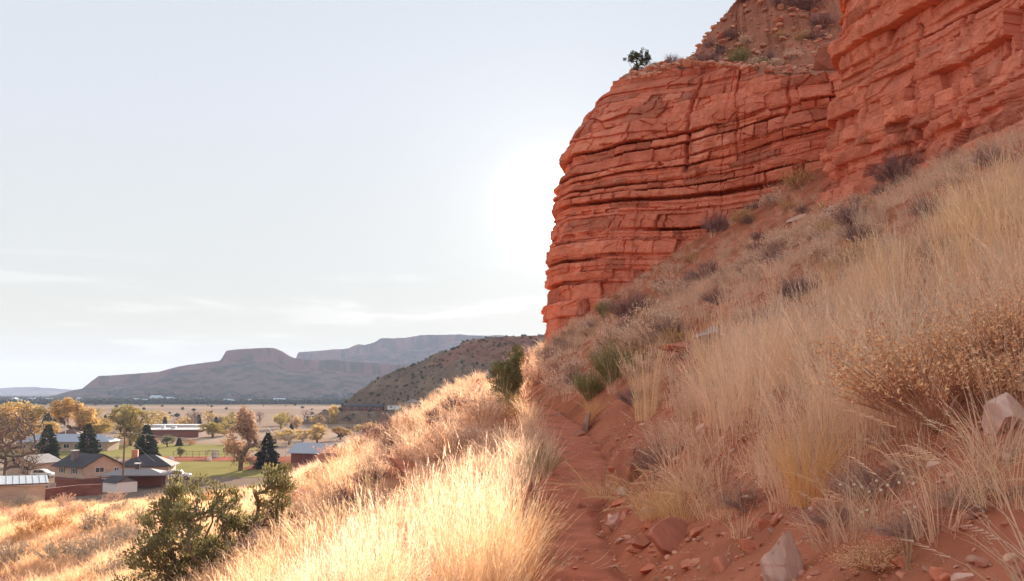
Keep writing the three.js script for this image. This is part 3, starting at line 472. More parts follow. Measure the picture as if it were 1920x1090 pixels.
// ---------- trees: leaf clumps joined by a branch skeleton that thickens towards the root ----------
function growTree(seed, o) {
  const r = rng(seed), wood = new Buf(), crown = new Buf(), clumps = [];
  for (let tries = 0; clumps.length < o.clumps && tries < o.clumps * 40; tries++) {
    const v = V3(r() * 2 - 1, r() * 2 - 1, r() * 2 - 1), L = v.length(); if (L > 1 || L < (o.hollow ?? 0.35) * r()) continue;
    const lump = 0.78 + 0.35 * noise(Math.atan2(v.z, v.x) * 1.3 + seed, v.y * 2.4, seed); if (L > lump) continue;
    const y = o.crown[0] + (v.y * 0.5 + 0.5) * (o.crown[1] - o.crown[0]), taper = o.taper ? o.taper((y - o.crown[0]) / (o.crown[1] - o.crown[0])) : 1, P = V3(v.x * o.r * taper + (o.skew ?? 0) * (v.y + 1) * 0.5, y, v.z * o.r * taper);
    if (noise(P.x * o.gap + seed, P.y * o.gap + P.z * o.gap * 0.7, seed + 3) < (o.open ?? -0.3)) continue;
    clumps.push(P);
  }
  for (const e of o.extra ?? []) for (let k = 0; k < e[4]; k++) clumps.push(V3(e[0] + (r() - 0.5) * 2 * e[3], e[1] + (r() - 0.5) * 2 * e[3] * 0.9, e[2] + (r() - 0.5) * 2 * e[3]));
  const nodes = [], trunks = o.trunks ?? [[0, 0, o.crown[0] * 1.05 + 0.25 * (o.crown[1] - o.crown[0])]];
  for (const [dx, dz, h] of trunks) { let prev = -1; for (let k = 0; k <= 5; k++) { const t = k / 5; nodes.push({ p: V3(dx * t + 0.06 * h * (r() - 0.5) * (k ? 1 : 0), h * t - (k ? 0 : 0.2), dz * t + 0.06 * h * (r() - 0.5) * (k ? 1 : 0)), up: prev, n: 1 }); prev = nodes.length - 1; } }
  const root = V3(0, o.crown[0], 0); clumps.sort((a, b) => a.distanceTo(root) - b.distanceTo(root));
  const tips = [];
  for (const c of clumps) {
    let best = 1e9, at_ = 0; nodes.forEach((q, i) => { const dy = c.y - q.p.y, w = c.distanceTo(q.p) + (dy < 0 ? -dy * 0.9 : 0); if (w < best && i) { best = w; at_ = i; } });
    const a = nodes[at_].p, mid = a.clone().lerp(c, 0.5).add(V3((r() - 0.5), (r() - 0.3), (r() - 0.5)).multiplyScalar(0.22 * a.distanceTo(c)));
    nodes.push({ p: mid, up: at_, n: 1 }); nodes.push({ p: c, up: nodes.length - 1, n: 1 }); tips.push(nodes.length - 1);
  }
  for (const t of tips) for (let i = nodes[t].up; i >= 0; i = nodes[i].up) nodes[i].n++;
  const rad = (n) => o.twig * Math.sqrt(n) * (n > 6 ? 1.15 : 1);
  nodes.forEach((q) => { if (q.up >= 0) { const u = nodes[q.up]; wood.tube(u.p, q.p, Math.min(rad(u.n), o.bole ?? 9), Math.min(rad(q.n), o.bole ?? 9), q.n > 5 ? 7 : 4, vary(r, o.bark, 0.12)); } });
  for (const t of tips) {
    const c = nodes[t].p, dir = V3().subVectors(c, nodes[nodes[t].up].p).normalize(), tone = vary(r, o.leaf, o.tone ?? 0.2);
    for (let k = 0; k < o.leaves; k++) {
      const P = V3(r() * 2 - 1, (r() * 2 - 1) * (o.oval ?? 0.8), r() * 2 - 1); if (P.lengthSq() > 1) { k--; continue; } P.multiplyScalar(o.clump).add(c);
      const u = (o.spray ? V3(r() - 0.5, 0.15 + r() * 0.9, r() - 0.5).addScaledVector(dir, 0.7) : V3(r() - 0.5, r() - 0.6, r() - 0.5)).normalize().multiplyScalar(o.size * (0.6 + 0.8 * r())), s = V3(r() - 0.5, r() - 0.5, r() - 0.5).cross(u).normalize().multiplyScalar(o.size * (o.thin ?? 0.4)), col = vary(r, tone, 0.2);
      const i = crown.v(P.x, P.y, P.z, ...col), a = crown.v(P.x + u.x * 0.55 + s.x, P.y + u.y * 0.55 + s.y, P.z + u.z * 0.55 + s.z, ...col), b = crown.v(P.x + u.x * 0.55 - s.x, P.y + u.y * 0.55 - s.y, P.z + u.z * 0.55 - s.z, ...col), e = crown.v(P.x + u.x, P.y + u.y, P.z + u.z, ...col);
      crown.q(i, a, e, b);
    }
  }
  return { wood: wood.geo(), crown: o.leaves ? crown.geo() : null, mat: o.mat ?? leafMat };
}
function conifer(seed, o) {                                        // a tapering spire of whorled drooping boughs
  const r = rng(seed), wood = new Buf(), crown = new Buf();
  wood.tube(V3(0, -0.2, 0), V3(0, o.h, 0), 0.022 * o.h, 0.03, 7, [0.16, 0.1, 0.07]);
  for (let y = 0.06 * o.h; y < o.h * 0.985; y += o.h * 0.034) {
    const t = y / o.h, R = o.r * (1 - t) ** 0.82 * (0.8 + 0.35 * r()), n = 7 + Math.floor(4 * (1 - t));
    for (let k = 0; k < n; k++) {
      if (r() < 0.1) continue;
      const a = k / n * 6.283 + r() * 0.8 + y, L = R * (0.7 + 0.45 * r()), A = V3(0, y, 0), B = V3(Math.cos(a) * L, y + 0.12 * L - 0.28 * L * (1 - t) + 0.25 * (r() - 0.5), Math.sin(a) * L);
      wood.tube(A, B, 0.012 * o.h * (1 - t) * 0.5 + 0.01, 0.008, 4, [0.15, 0.1, 0.07]);
      const tone = vary(r, o.leaf, 0.25), cnt = Math.ceil(o.density * (0.4 + L));
      for (let m = 0; m < cnt; m++) {
        const P = A.clone().lerp(B, 0.25 + 0.78 * Math.sqrt(r())).add(V3(r() - 0.5, (r() - 0.5) * 0.7, r() - 0.5).multiplyScalar(0.2 * L + 0.12)), u = V3(Math.cos(a) + r() - 0.5, 0.25 + (r() - 0.4), Math.sin(a) + r() - 0.5).normalize().multiplyScalar(o.size * (0.7 + 0.6 * r())), s = V3(r() - 0.5, r() - 0.5, r() - 0.5).cross(u).normalize().multiplyScalar(o.size * 0.26), col = vary(r, tone, 0.2);
        crown.q(crown.v(P.x, P.y, P.z, ...col), crown.v(P.x + u.x * 0.5 + s.x, P.y + u.y * 0.5 + s.y, P.z + u.z * 0.5 + s.z, ...col), crown.v(P.x + u.x, P.y + u.y, P.z + u.z, ...col), crown.v(P.x + u.x * 0.5 - s.x, P.y + u.y * 0.5 - s.y, P.z + u.z * 0.5 - s.z, ...col));
      }
    }
  }
  return { wood: wood.geo(), crown: crown.geo(), mat: o.mat ?? twigMat };
}
function plant(name, tree, p, scale, turn, label, category, group, stretch = 1) {
  const t = thing(name, label, category, p, turn, group); t.scale.set(scale, scale * stretch, scale);
  mesh('trunk', tree.wood, barkMat, t); if (tree.crown) mesh('crown', tree.crown, tree.mat, t);
  return t;
}
const juniperBark = [0.24, 0.15, 0.11], juniperLeaf = [0.22, 0.19, 0.08];
{ // the big juniper below the trail, with one limb that leans away from the crown
  const big = growTree(4, { clumps: 230, crown: [0.2, 3.3], r: 1.75, clump: 0.19, leaves: 60, size: 0.1, thin: 0.2, spray: true, gap: 1.0, open: -0.12, twig: 0.009, bole: 0.085, bark: juniperBark, leaf: juniperLeaf, hollow: 0.55, tone: 0.3, oval: 0.7, skew: 0.1,
    trunks: [[-0.5, 0.2, 1.6], [0.4, -0.3, 1.9], [2.0, 0.1, 2.2], [-0.9, -0.5, 1.0]], extra: [[1.95, 2.6, 0, 0.42, 16], [2.15, 3.0, 0.1, 0.3, 12], [1.9, 2.0, 0, 0.42, 10], [2.3, 1.8, 0, 0.3, 9], [-1.3, 0.3, 0.3, 0.5, 14]], taper: (t) => 0.85 + 0.3 * Math.sin(t * 3.1) - 0.4 * t });
  const p = hit(368, 27); p.y -= 0.35;
  plant('juniper_tree', big, p, 1.1, 0, 'big dark green juniper with a leaning bare limb below the sunlit grass', 'tree'); occupied.push([p.x, p.z, 1.6]);
  const up = growTree(9, { clumps: 170, crown: [0.1, 2.2], r: 1.3, clump: 0.2, leaves: 55, size: 0.1, thin: 0.18, spray: true, gap: 1.2, open: -0.7, twig: 0.01, bark: juniperBark, leaf: [0.22, 0.2, 0.08], hollow: 0.3, mat: twigMat, taper: (t) => 1.15 - 0.75 * t, trunks: [[0.2, 0, 1.6], [-0.5, 0.1, 1.2]], extra: [[0.3, 2.1, 0, 0.28, 14], [0.35, 2.45, 0, 0.15, 8], [-0.6, 1.7, 0, 0.25, 8]] });
  const q = onGround(955, 752); const s = 88 / F * -q.z / 2.2; q.y -= 0.1;
  plant('juniper_tree', up, q, s, 0.4, 'dense pointed juniper at the bend of the trail', 'tree');
  const crag = growTree(15, { clumps: 75, crown: [-0.1, 1.75], r: 0.85, clump: 0.13, leaves: 34, size: 0.1, thin: 0.24, spray: true, gap: 1.9, open: -0.35, twig: 0.008, bark: [0.12, 0.08, 0.06], leaf: [0.07, 0.075, 0.03], hollow: 0.3, mat: twigMat, skew: 0.35, trunks: [[0.2, 0, 1.3], [-0.4, 0, 0.8]] });
  const onTop = (px, d) => { const c = at(px, 120, d); c.y = upperSlope(c.x, d) - 0.15; return c; };
  plant('juniper_tree', crag, onTop(1191, 70.5), 1.25, 0, 'lone dark juniper on the rounded edge of the cliff top', 'tree');
  plant('juniper_tree', crag, onTop(1352, 74), 0.5, 2, 'tiny juniper on the cliff top skyline', 'tree');
}

// ---------- shrubs one by one, at the places the photograph shows them ----------
{
  const put = (px, py, wpx, kind, label, squash) => { const p = onGround(px, py), d = -p.z, s = wpx / F * d / (2 * SHRUB[kind].o.h * 0.92); p.y -= 0.03; shrub(kind, p, s, label, squash); if (wpx / F * d > 0.7) occupied.push([p.x, p.z, wpx / F * d * 0.3]); return p; };
  // shaded slope under the cliffs
  put(1700, 335, 120, 'mauve', 'large dark mauve bare shrub at the foot of the blocky cliff');
  put(1350, 430, 75, 'mauve'); put(1265, 470, 70, 'mauve'); put(1400, 415, 60, 'gold'); put(1455, 385, 70, 'feather'); put(1510, 350, 80, 'gold');
  put(1185, 600, 110, 'mauve', 'broad mauve bare shrub below the foot of the layered cliff'); put(1060, 655, 60, 'mauve'); put(1105, 625, 55, 'feather'); put(1135, 595, 60, 'green');
  put(1270, 560, 90, 'feather'); put(1330, 530, 90, 'mauve'); put(1230, 640, 130, 'feather', 'largest pale feathery shrub on the shaded slope', 1.1); put(1160, 655, 90, 'feather');
  put(1150, 715, 135, 'green', 'largest olive green broom shrub beside the shaded slope'); put(1105, 748, 105, 'green'); put(1195, 690, 70, 'green');
  put(1055, 735, 90, 'feather'); put(1050, 700, 80, 'feather'); put(1010, 720, 90, 'feather'); put(1350, 570, 70, 'mauve'); put(1470, 470, 90, 'feather'); put(1560, 430, 90, 'feather'); put(1620, 420, 110, 'mauve');
  put(1545, 490, 80, 'feather'); put(1420, 530, 80, 'feather'); put(1500, 560, 100, 'mauve'); put(1640, 480, 90, 'feather'); put(1760, 400, 90, 'mauve'); put(1800, 340, 70, 'feather'); put(1880, 300, 80, 'mauve'); put(1570, 370, 60, 'mauve');
  // above the trail, near
  put(1235, 880, 150, 'tangle', 'small dark red twiggy shrub on the bank above the trail', 0.9);
  put(1770, 800, 440, 'fine', 'big golden brown shrub with dry flower heads under the tall grass', 0.85); put(1905, 700, 340, 'fine', 'golden brown shrub pressed against the edge of the grass', 0.9);
  put(1850, 960, 260, 'tangle', 'tangle of bare grey twigs on the bare red bank', 0.55); put(1640, 930, 230, 'tangle', 'low dark tangle of twigs between the grass tussocks', 0.6);
  put(1640, 1080, 190, 'fine', 'low weed with tiny pale seed heads beside the white slab', 0.55);
  put(1720, 1010, 240, 'tangle', 'sprawling bare twigs on the bank below the golden shrub', 0.5); put(1560, 985, 150, 'tangle', 'bare twigs at the foot of the golden fan tussock', 0.6); put(1400, 960, 150, 'tangle', 'bare twigs under the tall grass behind the drooping tussocks', 0.7); put(1690, 700, 260, 'fine', 'golden brown shrub standing among the tall straw stalks', 0.9);
  // the skyline of the sunlit slope
  for (const [px, py, w, k] of [[985, 690, 70, 'feather'], [890, 745, 60, 'feather'], [860, 775, 80, 'mauve'], [905, 800, 130, 'feather'], [820, 790, 60, 'mauve'], [770, 815, 80, 'feather'], [720, 830, 90, 'mauve'], [690, 850, 90, 'feather'], [640, 870, 80, 'feather'], [985, 790, 80, 'gold'], [1000, 830, 70, 'feather'], [840, 850, 110, 'feather'], [760, 880, 100, 'feather'], [700, 910, 90, 'mauve'], [880, 840, 90, 'feather'], [600, 905, 70, 'feather'], [570, 960, 110, 'feather'], [660, 960, 120, 'mauve'], [590, 1010, 110, 'feather'], [700, 1000, 110, 'feather'], [500, 1040, 120, 'feather'], [935, 850, 90, 'feather'], [955, 770, 70, 'green'], [1010, 900, 120, 'green'], [800, 935, 110, 'feather']]) put(px, py, w, k);
  // the lower field
  for (const [px, py, w, k] of [[78, 1010, 75, 'gold'], [115, 1000, 75, 'gold'], [190, 995, 70, 'sage'], [55, 1025, 50, 'gold'], [235, 970, 55, 'sage'], [40, 1060, 80, 'sage'], [130, 1060, 90, 'sage'], [200, 1050, 100, 'sage'], [245, 1020, 80, 'sage'], [60, 985, 60, 'feather'], [150, 970, 60, 'feather'], [280, 985, 70, 'sage'], [20, 975, 60, 'feather'], [255, 1080, 90, 'sage'], [130, 950, 45, 'feather'], [60, 950, 45, 'sage'], [220, 945, 45, 'feather'], [300, 945, 40, 'sage'], [560, 930, 60, 'mauve'], [540, 985, 80, 'feather']]) put(px, py, w, k);
  const r = rng(88);
  for (let n = 0; n < 60; n++) { const d = 45 + 110 * r(), px = 560 * r(), p = hit(px, d); if (p.x - trailX(d) > -8) continue; shrub(['sage', 'feather', 'sage', 'gold'][n % 4], p, 0.8 + 0.9 * r()); }
  for (let n = 0; n < 190; n++) { const d = 20 + 44 * r(), px = n < 120 ? 560 + 1300 * r() : 1030 + 700 * r(), p = hit(px, d), u = p.x - trailX(d); if (Math.abs(u) < 1.2) continue; p.y -= 0.03; shrub(['feather', 'mauve', 'feather', 'gold', 'feather', 'mauve'][n % 6], p, 0.5 + 0.6 * r()); }
  for (let n = 0; n < 26; n++) { const d = 8 + 10 * r(), px = 1180 + 740 * r(), p = hit(px, d), u = p.x - trailX(d); if (u < 1.6) continue; p.y -= 0.03; shrub(n % 3 ? 'tangle' : 'fine', p, 0.45 + 0.4 * r()); }
  // on the cliff top
  const capPut = (px, py, d, wpx, kind, label) => { const p = at(px, py, d); p.y = upperSlope(p.x, d) - 0.05; shrub(kind, p, wpx / F * d / (2 * SHRUB[kind].o.h * 0.9), label); };
  for (const [px, d, w, k] of [[1260, 68, 35, 'mauve'], [1310, 72, 40, 'mauve'], [1330, 69, 50, 'mauve'], [1385, 68, 70, 'green'], [1350, 73, 40, 'mauve'], [1440, 70, 50, 'mauve'], [1470, 74, 55, 'mauve'], [1520, 74, 80, 'mauve'], [1530, 70, 50, 'mauve'], [1490, 68, 40, 'feather'], [1415, 70, 45, 'feather'], [1455, 67, 40, 'feather'], [1240, 69, 22, 'feather'], [1545, 72, 60, 'mauve'], [1500, 77, 60, 'mauve'], [1290, 67, 28, 'gold'], [1370, 75, 40, 'mauve'], [1400, 73, 35, 'feather'], [1425, 76, 45, 'mauve'], [1445, 79, 40, 'feather'], [1465, 71, 35, 'gold'], [1395, 77, 35, 'mauve'], [1330, 76, 30, 'mauve'], [1480, 80, 60, 'mauve'], [1520, 80, 70, 'mauve'], [1505, 70, 40, 'gold'], [1345, 70, 25, 'feather'], [1430, 67, 30, 'green'], [1275, 71, 30, 'mauve'], [1225, 71, 22, 'mauve']]) capPut(px, 100, d, w, k);
}

// ---------- grass tussocks near the trail that can be told apart ----------
{
  const T = { golden: tuftGeo(201, { n: 230, base: 0.1, lean: [0.1, 0.85], h: 0.62, w: 0.0018, col: GOLD, heads: 0.1, head: 0.004 }), droop: tuftGeo(202, { n: 210, base: 0.13, lean: [0.5, 1.35], h: 0.5, w: 0.0018, col: [0.78, 0.52, 0.25], heads: 0.05, head: 0.004 }), high: tuftGeo(203, { n: 150, base: 0.16, lean: [0.03, 0.38], h: 1.15, w: 0.0021, col: [0.95, 0.69, 0.4], heads: 0.7, head: 0.0065 }), bushy: tuftGeo(204, { n: 200, base: 0.13, lean: [0.08, 0.6], h: 0.55, w: 0.0018, col: PALE, heads: 0.3, head: 0.005 }), wild: tuftGeo(205, { n: 110, base: 0.2, lean: [0.3, 1.25], h: 0.55, w: 0.0019, col: [0.84, 0.6, 0.36], heads: 0.25, head: 0.005 }) };
  const put = (px, py, hpx, k, label) => { const p = onGround(px, py), d = -p.z, h = { golden: 0.6, droop: 0.4, high: 1.15, bushy: 0.55, wild: 0.45 }[k], m = mesh('grass_tussock', T[k], grassMat), s = hpx / F * d / h; m.position.copy(p); m.position.y -= 0.02; m.scale.setScalar(s); m.rotation.y = px; occupied.push([p.x, p.z, 0.12 * s]); return tag(m, label, 'grass tussock'); };
  put(1508, 950, 190, 'golden', 'golden fan shaped tussock at the lower edge of the tall grass');
  put(1228, 975, 105, 'droop', 'drooping tussock hanging over the loose bank'); put(1130, 945, 75, 'droop', 'small drooping tussock on the tilted red slab');
  put(1275, 985, 110, 'droop', 'mop headed tussock between two others above the boulder'); put(1350, 975, 110, 'wild', 'messy grey tussock above the squared red block');
  put(1850, 520, 215, 'high', 'tallest straw tussock below the blocky cliff'); put(1905, 520, 225, 'high', 'tall straw tussock beside the tallest one'); put(1795, 560, 200, 'high', 'tall straw tussock leaning towards the golden shrub'); put(1690, 620, 200, 'high', 'tall straw tussock behind the golden shrub');
  put(1600, 660, 130, 'high', 'straw tussock standing clear on the grass skyline'); put(1480, 720, 130, 'high', 'straw tussock with dark gaps on the grass skyline'); put(1330, 740, 150, 'high', 'thin long stalked tussock before the grey and pink boulder'); put(1210, 790, 150, 'high', 'sparse long stalked tussock beside the olive shrubs');
  put(1010, 905, 90, 'bushy', 'upright tussock on the sunlit edge of the trail'); put(980, 880, 70, 'bushy', 'short tussock in front of the trail bend'); put(990, 800, 60, 'bushy', 'rounded tussock at the inner side of the bend'); put(1110, 790, 55, 'golden', 'golden tussock above the leaning slab');
  put(955, 780, 50, 'golden', 'orange tussock below the pointed juniper'); put(1560, 530, 60, 'golden', 'spiky tussock alone on the shaded slope'); put(1790, 960, 130, 'wild', 'tangled pale tussock on the bare red bank'); put(1895, 960, 190, 'wild', 'wide tangled tussock under the pale pink boulder'); put(1650, 1000, 110, 'wild', 'thin reddish tussock behind the white slab');
  put(975, 1085, 170, 'golden', 'golden tussock at the sunlit near edge of the trail');
  // dry composite weeds with round seed puffs
  const b = new Buf(), r = rng(33), heads = new Buf();
  for (let k = 0; k < 7; k++) { const a = r() * 6.28, L = 0.22 + 0.2 * r(), e = V3(Math.cos(a) * 0.13 * r(), L, Math.sin(a) * 0.13 * r()); b.tube(V3(0, -0.02, 0), e, 0.0022, 0.0015, 3, [0.5, 0.34, 0.2]); const g = new THREE.IcosahedronGeometry(0.0075, 1), q = g.attributes.position; for (let i = 0; i < q.count; i += 3) heads.t(...[0, 1, 2].map((m) => heads.v(q.getX(i + m) + e.x, q.getY(i + m) + e.y, q.getZ(i + m) + e.z, 0.72, 0.58, 0.45))); }
  const stem = b.geo(), puff = heads.geo();
  for (const [px, py] of [[1012, 1080], [1000, 1040], [1030, 1085], [985, 1060], [1300, 900], [1420, 870], [1600, 1060], [1690, 1080]]) { const w = thing('seed_weed', px < 1100 ? 'dry weed with round pale seed puffs at the trail edge' : 'dry weed with round pale seed puffs above the trail', 'weed', onGround(px, py), px, px < 1100 ? 'seed weeds at the trail edge' : 'seed weeds above the trail'); mesh('stem', stem, twigMat, w); mesh('seed_head', puff, twigMat, w); }
}

// ---------- grass cover ----------
{
  const r = rng(501), lists = { tall: [[], [], []], curly: [[], [], []], field: [[], []], stalk: [[], []] };
  const put = (k, x, z, turn, s, hgt, tint) => { const l = lists[k], y = ground(x, z) - 0.015, w = r(); l[Math.floor(w * l.length)].push([x, y, z, turn, s, hgt, 0.3 * noise(x * 0.9, z * 0.9, 71) + (r() - 0.5) * 0.3, 0.12 + 0.3 * noise(x * 0.9, z * 0.9, 72) + (r() - 0.5) * 0.3, ...tint]); };
  for (let n = 0; n < 19000; n++) {
    const d = 3.2 + 62 * r() ** 1.35, px = -60 + 2060 * r(), x = (px - 960) / F * d, z = -d, u = x - trailX(d);
    if (Math.abs(u) < 0.5 + 0.12 * noise(d, 7, 3) || !free(x, z)) continue;
    const m = fbm(x * 0.35, d * 0.35, 3, 601), m2 = fbm(x * 0.11, d * 0.11, 2, 602), bank = u > 0 && u < 1.55 && d < 26 ? smooth(1.7, 0.6, u) : 0;
    if (bank && r() < 0.93 * bank + 0.25) continue;
    let pTall;
    if (u > 0) pTall = d < 6.6 ? 0.05 : d < 17 ? 0.62 * smooth(1.3, 2.2, u) : 0.05;
    else pTall = d < 7.2 ? 0 : d < 15 ? 0.6 * smooth(-7, -3, u) : 0.06;
    if (u < 0 && d < 6) continue;
    const warm = 0.9 + 0.2 * r();
    if (u > 0 && d < 6.8 && r() < 0.955) continue;
    if (u > 0 && d > 17 && r() < 0.5) continue;
    const gp = smooth(-0.15, 0.5, noise(x * 0.55, d * 0.55, 605));
    const clump = noise(x * 1.15, d * 1.15, 603) + 0.6 * noise(x * 2.7, d * 2.7, 604);
    if (r() < pTall && (m > -0.08 || r() < 0.25)) { if (clump < (u > 0 ? 0.02 : -0.12) && r() < 0.9) continue; put('tall', x, z, r() * 6.28, 0.85 + 0.4 * r(), (0.72 + 0.4 * r()) * (1 + 0.4 * clump), [warm * lerp(0.97, 0.9, gp), warm * lerp(0.97, 0.84, gp), warm * lerp(1, 0.72, gp)]); }
    else {
      if (u > 0 && d < 17 && r() < 0.62) continue;
      if (d > 14 && (m < -0.02 || r() < 0.35) && r() < 0.85) continue;
      if (d < 14 && m < -0.1 && r() < 0.6) continue;            // bare red soil between the plants
      const k = 0.78 + 0.28 * r();
      put('curly', x, z, r() * 6.28, (0.8 + 0.7 * r()) * (d > 25 ? 1.35 : 1), 0.7 + 0.5 * r(), [k, k * (0.95 + 0.06 * m2), k * (0.92 + 0.1 * m2)]);
    }
  }
  for (let n = 0; n < 1100; n++) {                                // single long stalks standing over the rest
    const right = n % 3, d = 7 + (right ? 12 : 8) * r(), px = right ? 1120 + 840 * r() : 560 + 440 * r(), x = (px - 960) / F * d, u = x - trailX(d);
    if (Math.abs(u) < (right ? 1.6 : 0.5) || noise(x * 1.15, d * 1.15, 603) < -0.2) continue;
    const w = 0.75 + 0.2 * r(); put('stalk', x, -d, r() * 6.28, 0.8 + 0.3 * r(), 0.8 + 0.35 * r(), [w, w, w]);
  }
  for (let n = 0; n < 24000; n++) {                               // the lower field and the far left slope
    const d = 16 + 175 * r() ** 1.05, px = -80 + 760 * r(), x = (px - 960) / F * d, z = -d, u = x - trailX(d);
    if (u > -5 || !free(x, z)) continue;
    const m = fbm(x * 0.12, d * 0.12, 3, 611), g = ground(x, z);
    if (g < VALLEY + 0.7 && d > 158) continue;
    if (m < -0.2 && r() < 0.65) continue;
    const k = 0.82 + 0.36 * r(), o = smooth(-0.05, 0.3, fbm(x * 0.03, d * 0.03, 3, 613));
    put('field', x, z, r() * 6.28, 0.6 + 0.65 * r(), 0.6 + 0.5 * r() + 0.25 * o, [k * 1.2, k * lerp(1.26, 1.14, o), k * lerp(1.5, 1.1, o)]);
  }
  lists.tall.forEach((l, i) => instanced('tall_grass', tall[i], grassMat, l, 'tall straw coloured grass with seed heads beside the trail', 'grass'));
  lists.curly.forEach((l, i) => instanced('dry_grass', curly[i], grassMat, l, 'low pale curly dry grass covering the hillside', 'grass'));
  lists.stalk.forEach((l, i) => instanced('grass_stalks', stalks[i], grassMat, l, 'long single grass stalks with pale seed heads above the tall grass', 'grass'));
  lists.field.forEach((l, i) => instanced('field_grass', fieldTuft[i], grassMat, l, 'orange straw grass covering the lower field', 'grass'));
}

// ---------- the valley: houses, sheds, cars, poles, lawns and trees ----------
const mat = (r, g, b, rough = 0.85, extra = {}) => new THREE.MeshStandardMaterial({ color: new THREE.Color().setRGB(r, g, b), roughness: rough, ...extra });
const sidingTex = noiseTexture(256, 8, 41, 0.82, 1, true);
const M = { cream: mat(0.66, 0.47, 0.35, 0.9, { map: sidingTex }), tan: mat(0.62, 0.45, 0.32, 0.9, { map: sidingTex }), brick: mat(0.3, 0.11, 0.08, 0.9, { map: mottled }), shingle: mat(0.075, 0.065, 0.075, 0.9, { map: mottled }), grayRoof: mat(0.33, 0.3, 0.3, 0.8, { map: mottled }), metal: mat(0.5, 0.52, 0.56, 0.45, { metalness: 0.3 }), blueRoof: mat(0.38, 0.4, 0.46, 0.6), white: mat(0.78, 0.76, 0.73), dark: mat(0.05, 0.04, 0.04, 0.5), glass: mat(0.05, 0.055, 0.06, 0.12), trim: mat(0.16, 0.08, 0.06), wood: mat(0.2, 0.11, 0.07, 0.95), redwood: mat(0.24, 0.08, 0.055, 0.95), chimney: mat(0.22, 0.17, 0.17, 0.9), paint: new THREE.MeshPhysicalMaterial({ color: 0xf2f2ef, roughness: 0.3, clearcoat: 1 }), tyre: mat(0.02, 0.02, 0.02), steel: mat(0.45, 0.45, 0.46, 0.4, { metalness: 0.7 }), wire: mat(0.12, 0.1, 0.1), redDirt: mat(0.42, 0.17, 0.11, 1, { map: mottled }), orange: mat(0.55, 0.2, 0.1), flagRed: mat(0.6, 0.09, 0.09), flagBlue: mat(0.08, 0.1, 0.3) };
function box(name, m, parent, w, h, d, x, y, z) { const g = new THREE.BoxGeometry(w, h, d), o = mesh(name, g, m, parent); o.position.set(x, y, z); return o; }
function prism(name, m, parent, pts, len, x, y, z, turn = 0) {     // outline in x-y, extruded along -z
  const s = new THREE.Shape(pts.map(([a, b]) => new THREE.Vector2(a, b))), g = new THREE.ExtrudeGeometry(s, { depth: len, bevelEnabled: false }); const o = mesh(name, g, m, parent); o.position.set(x, y, z); o.rotation.y = turn; return o;
}
function windowOn(parent, side, along, y, w, h, shutters) {         // side: 'x' wall on the plane z=0 facing +z, or 'z' wall on the plane x=0 facing -x
  const g = new THREE.Group(); g.name = 'window'; parent.add(g);
  if (side === 'x') g.position.set(along, y, 0.01); else { g.position.set(-0.01, y, along); g.rotation.y = -Math.PI / 2; }
  box('frame', M.white, g, w + 0.16, 0.08, 0.07, 0, h / 2 + 0.04, 0.03); box('frame', M.white, g, w + 0.16, 0.08, 0.07, 0, -h / 2 - 0.04, 0.03); for (const s of [-1, 1]) box('frame', M.white, g, 0.08, h, 0.07, s * (w / 2 + 0.04), 0, 0.03); box('frame', M.white, g, 0.06, h, 0.06, 0, 0, 0.03);
  for (const s of [-1, 1]) box('pane', M.glass, g, w / 2 - 0.03, h, 0.03, s * (w / 4 + 0.015), 0, 0.015);
  if (shutters) for (const s of [-1, 1]) box('shutter', M.dark, g, 0.32, h + 0.2, 0.05, s * (w / 2 + 0.27), 0, 0.03);
}
const flatAt = (px, d) => { const p = hit(px, d); return p; };
// a slab roof made of two sloping planes with thickness, ridge along -z, over a plan w wide and L long
function gable(parent, m, w, L, eave, rise, over, x0 = 0, z0 = 0, t = 0.16) {
  for (const s of [-1, 1]) {
    const run = w / 2 + over, sl = Math.hypot(run, rise * run / (w / 2)), a = Math.atan2(rise, w / 2), g = new THREE.BoxGeometry(sl, t, L + 2 * over), o = mesh('roof', g, m, parent);
    o.position.set(x0 + w / 2 + s * run / 2, eave + rise - rise * run / w + t * 0.5, z0 - L / 2); o.rotation.z = -s * a;
  }
}
function hip(name, m, parent, w, L, y, rise, over) {               // hipped roof with thickness, centred
  const a = w / 2 + over, b = L / 2 + over, k = Math.max(0, b - a), bf = new Buf(), c = [1, 1, 1], P = [V3(-a, 0, b), V3(a, 0, b), V3(a, 0, -b), V3(-a, 0, -b), V3(0, rise, k), V3(0, rise, -k)], D = V3(0, -0.15, 0);
  bf.quad(P[1], P[2], P[5], P[4], c); bf.quad(P[3], P[0], P[4], P[5], c); for (const [i, j, l] of [[0, 1, 4], [2, 3, 5]]) bf.quad(P[i], P[j], P[l], P[l], c);
  for (let i = 0; i < 4; i++) { const A = P[i], B = P[(i + 1) % 4]; bf.quad(A.clone().add(D), B.clone().add(D), B, A, c); }
  bf.quad(P[3].clone().add(D), P[2].clone().add(D), P[1].clone().add(D), P[0].clone().add(D), c);
  const o = mesh(name, bf.geo(), m, parent); o.position.y = y; return o;
}
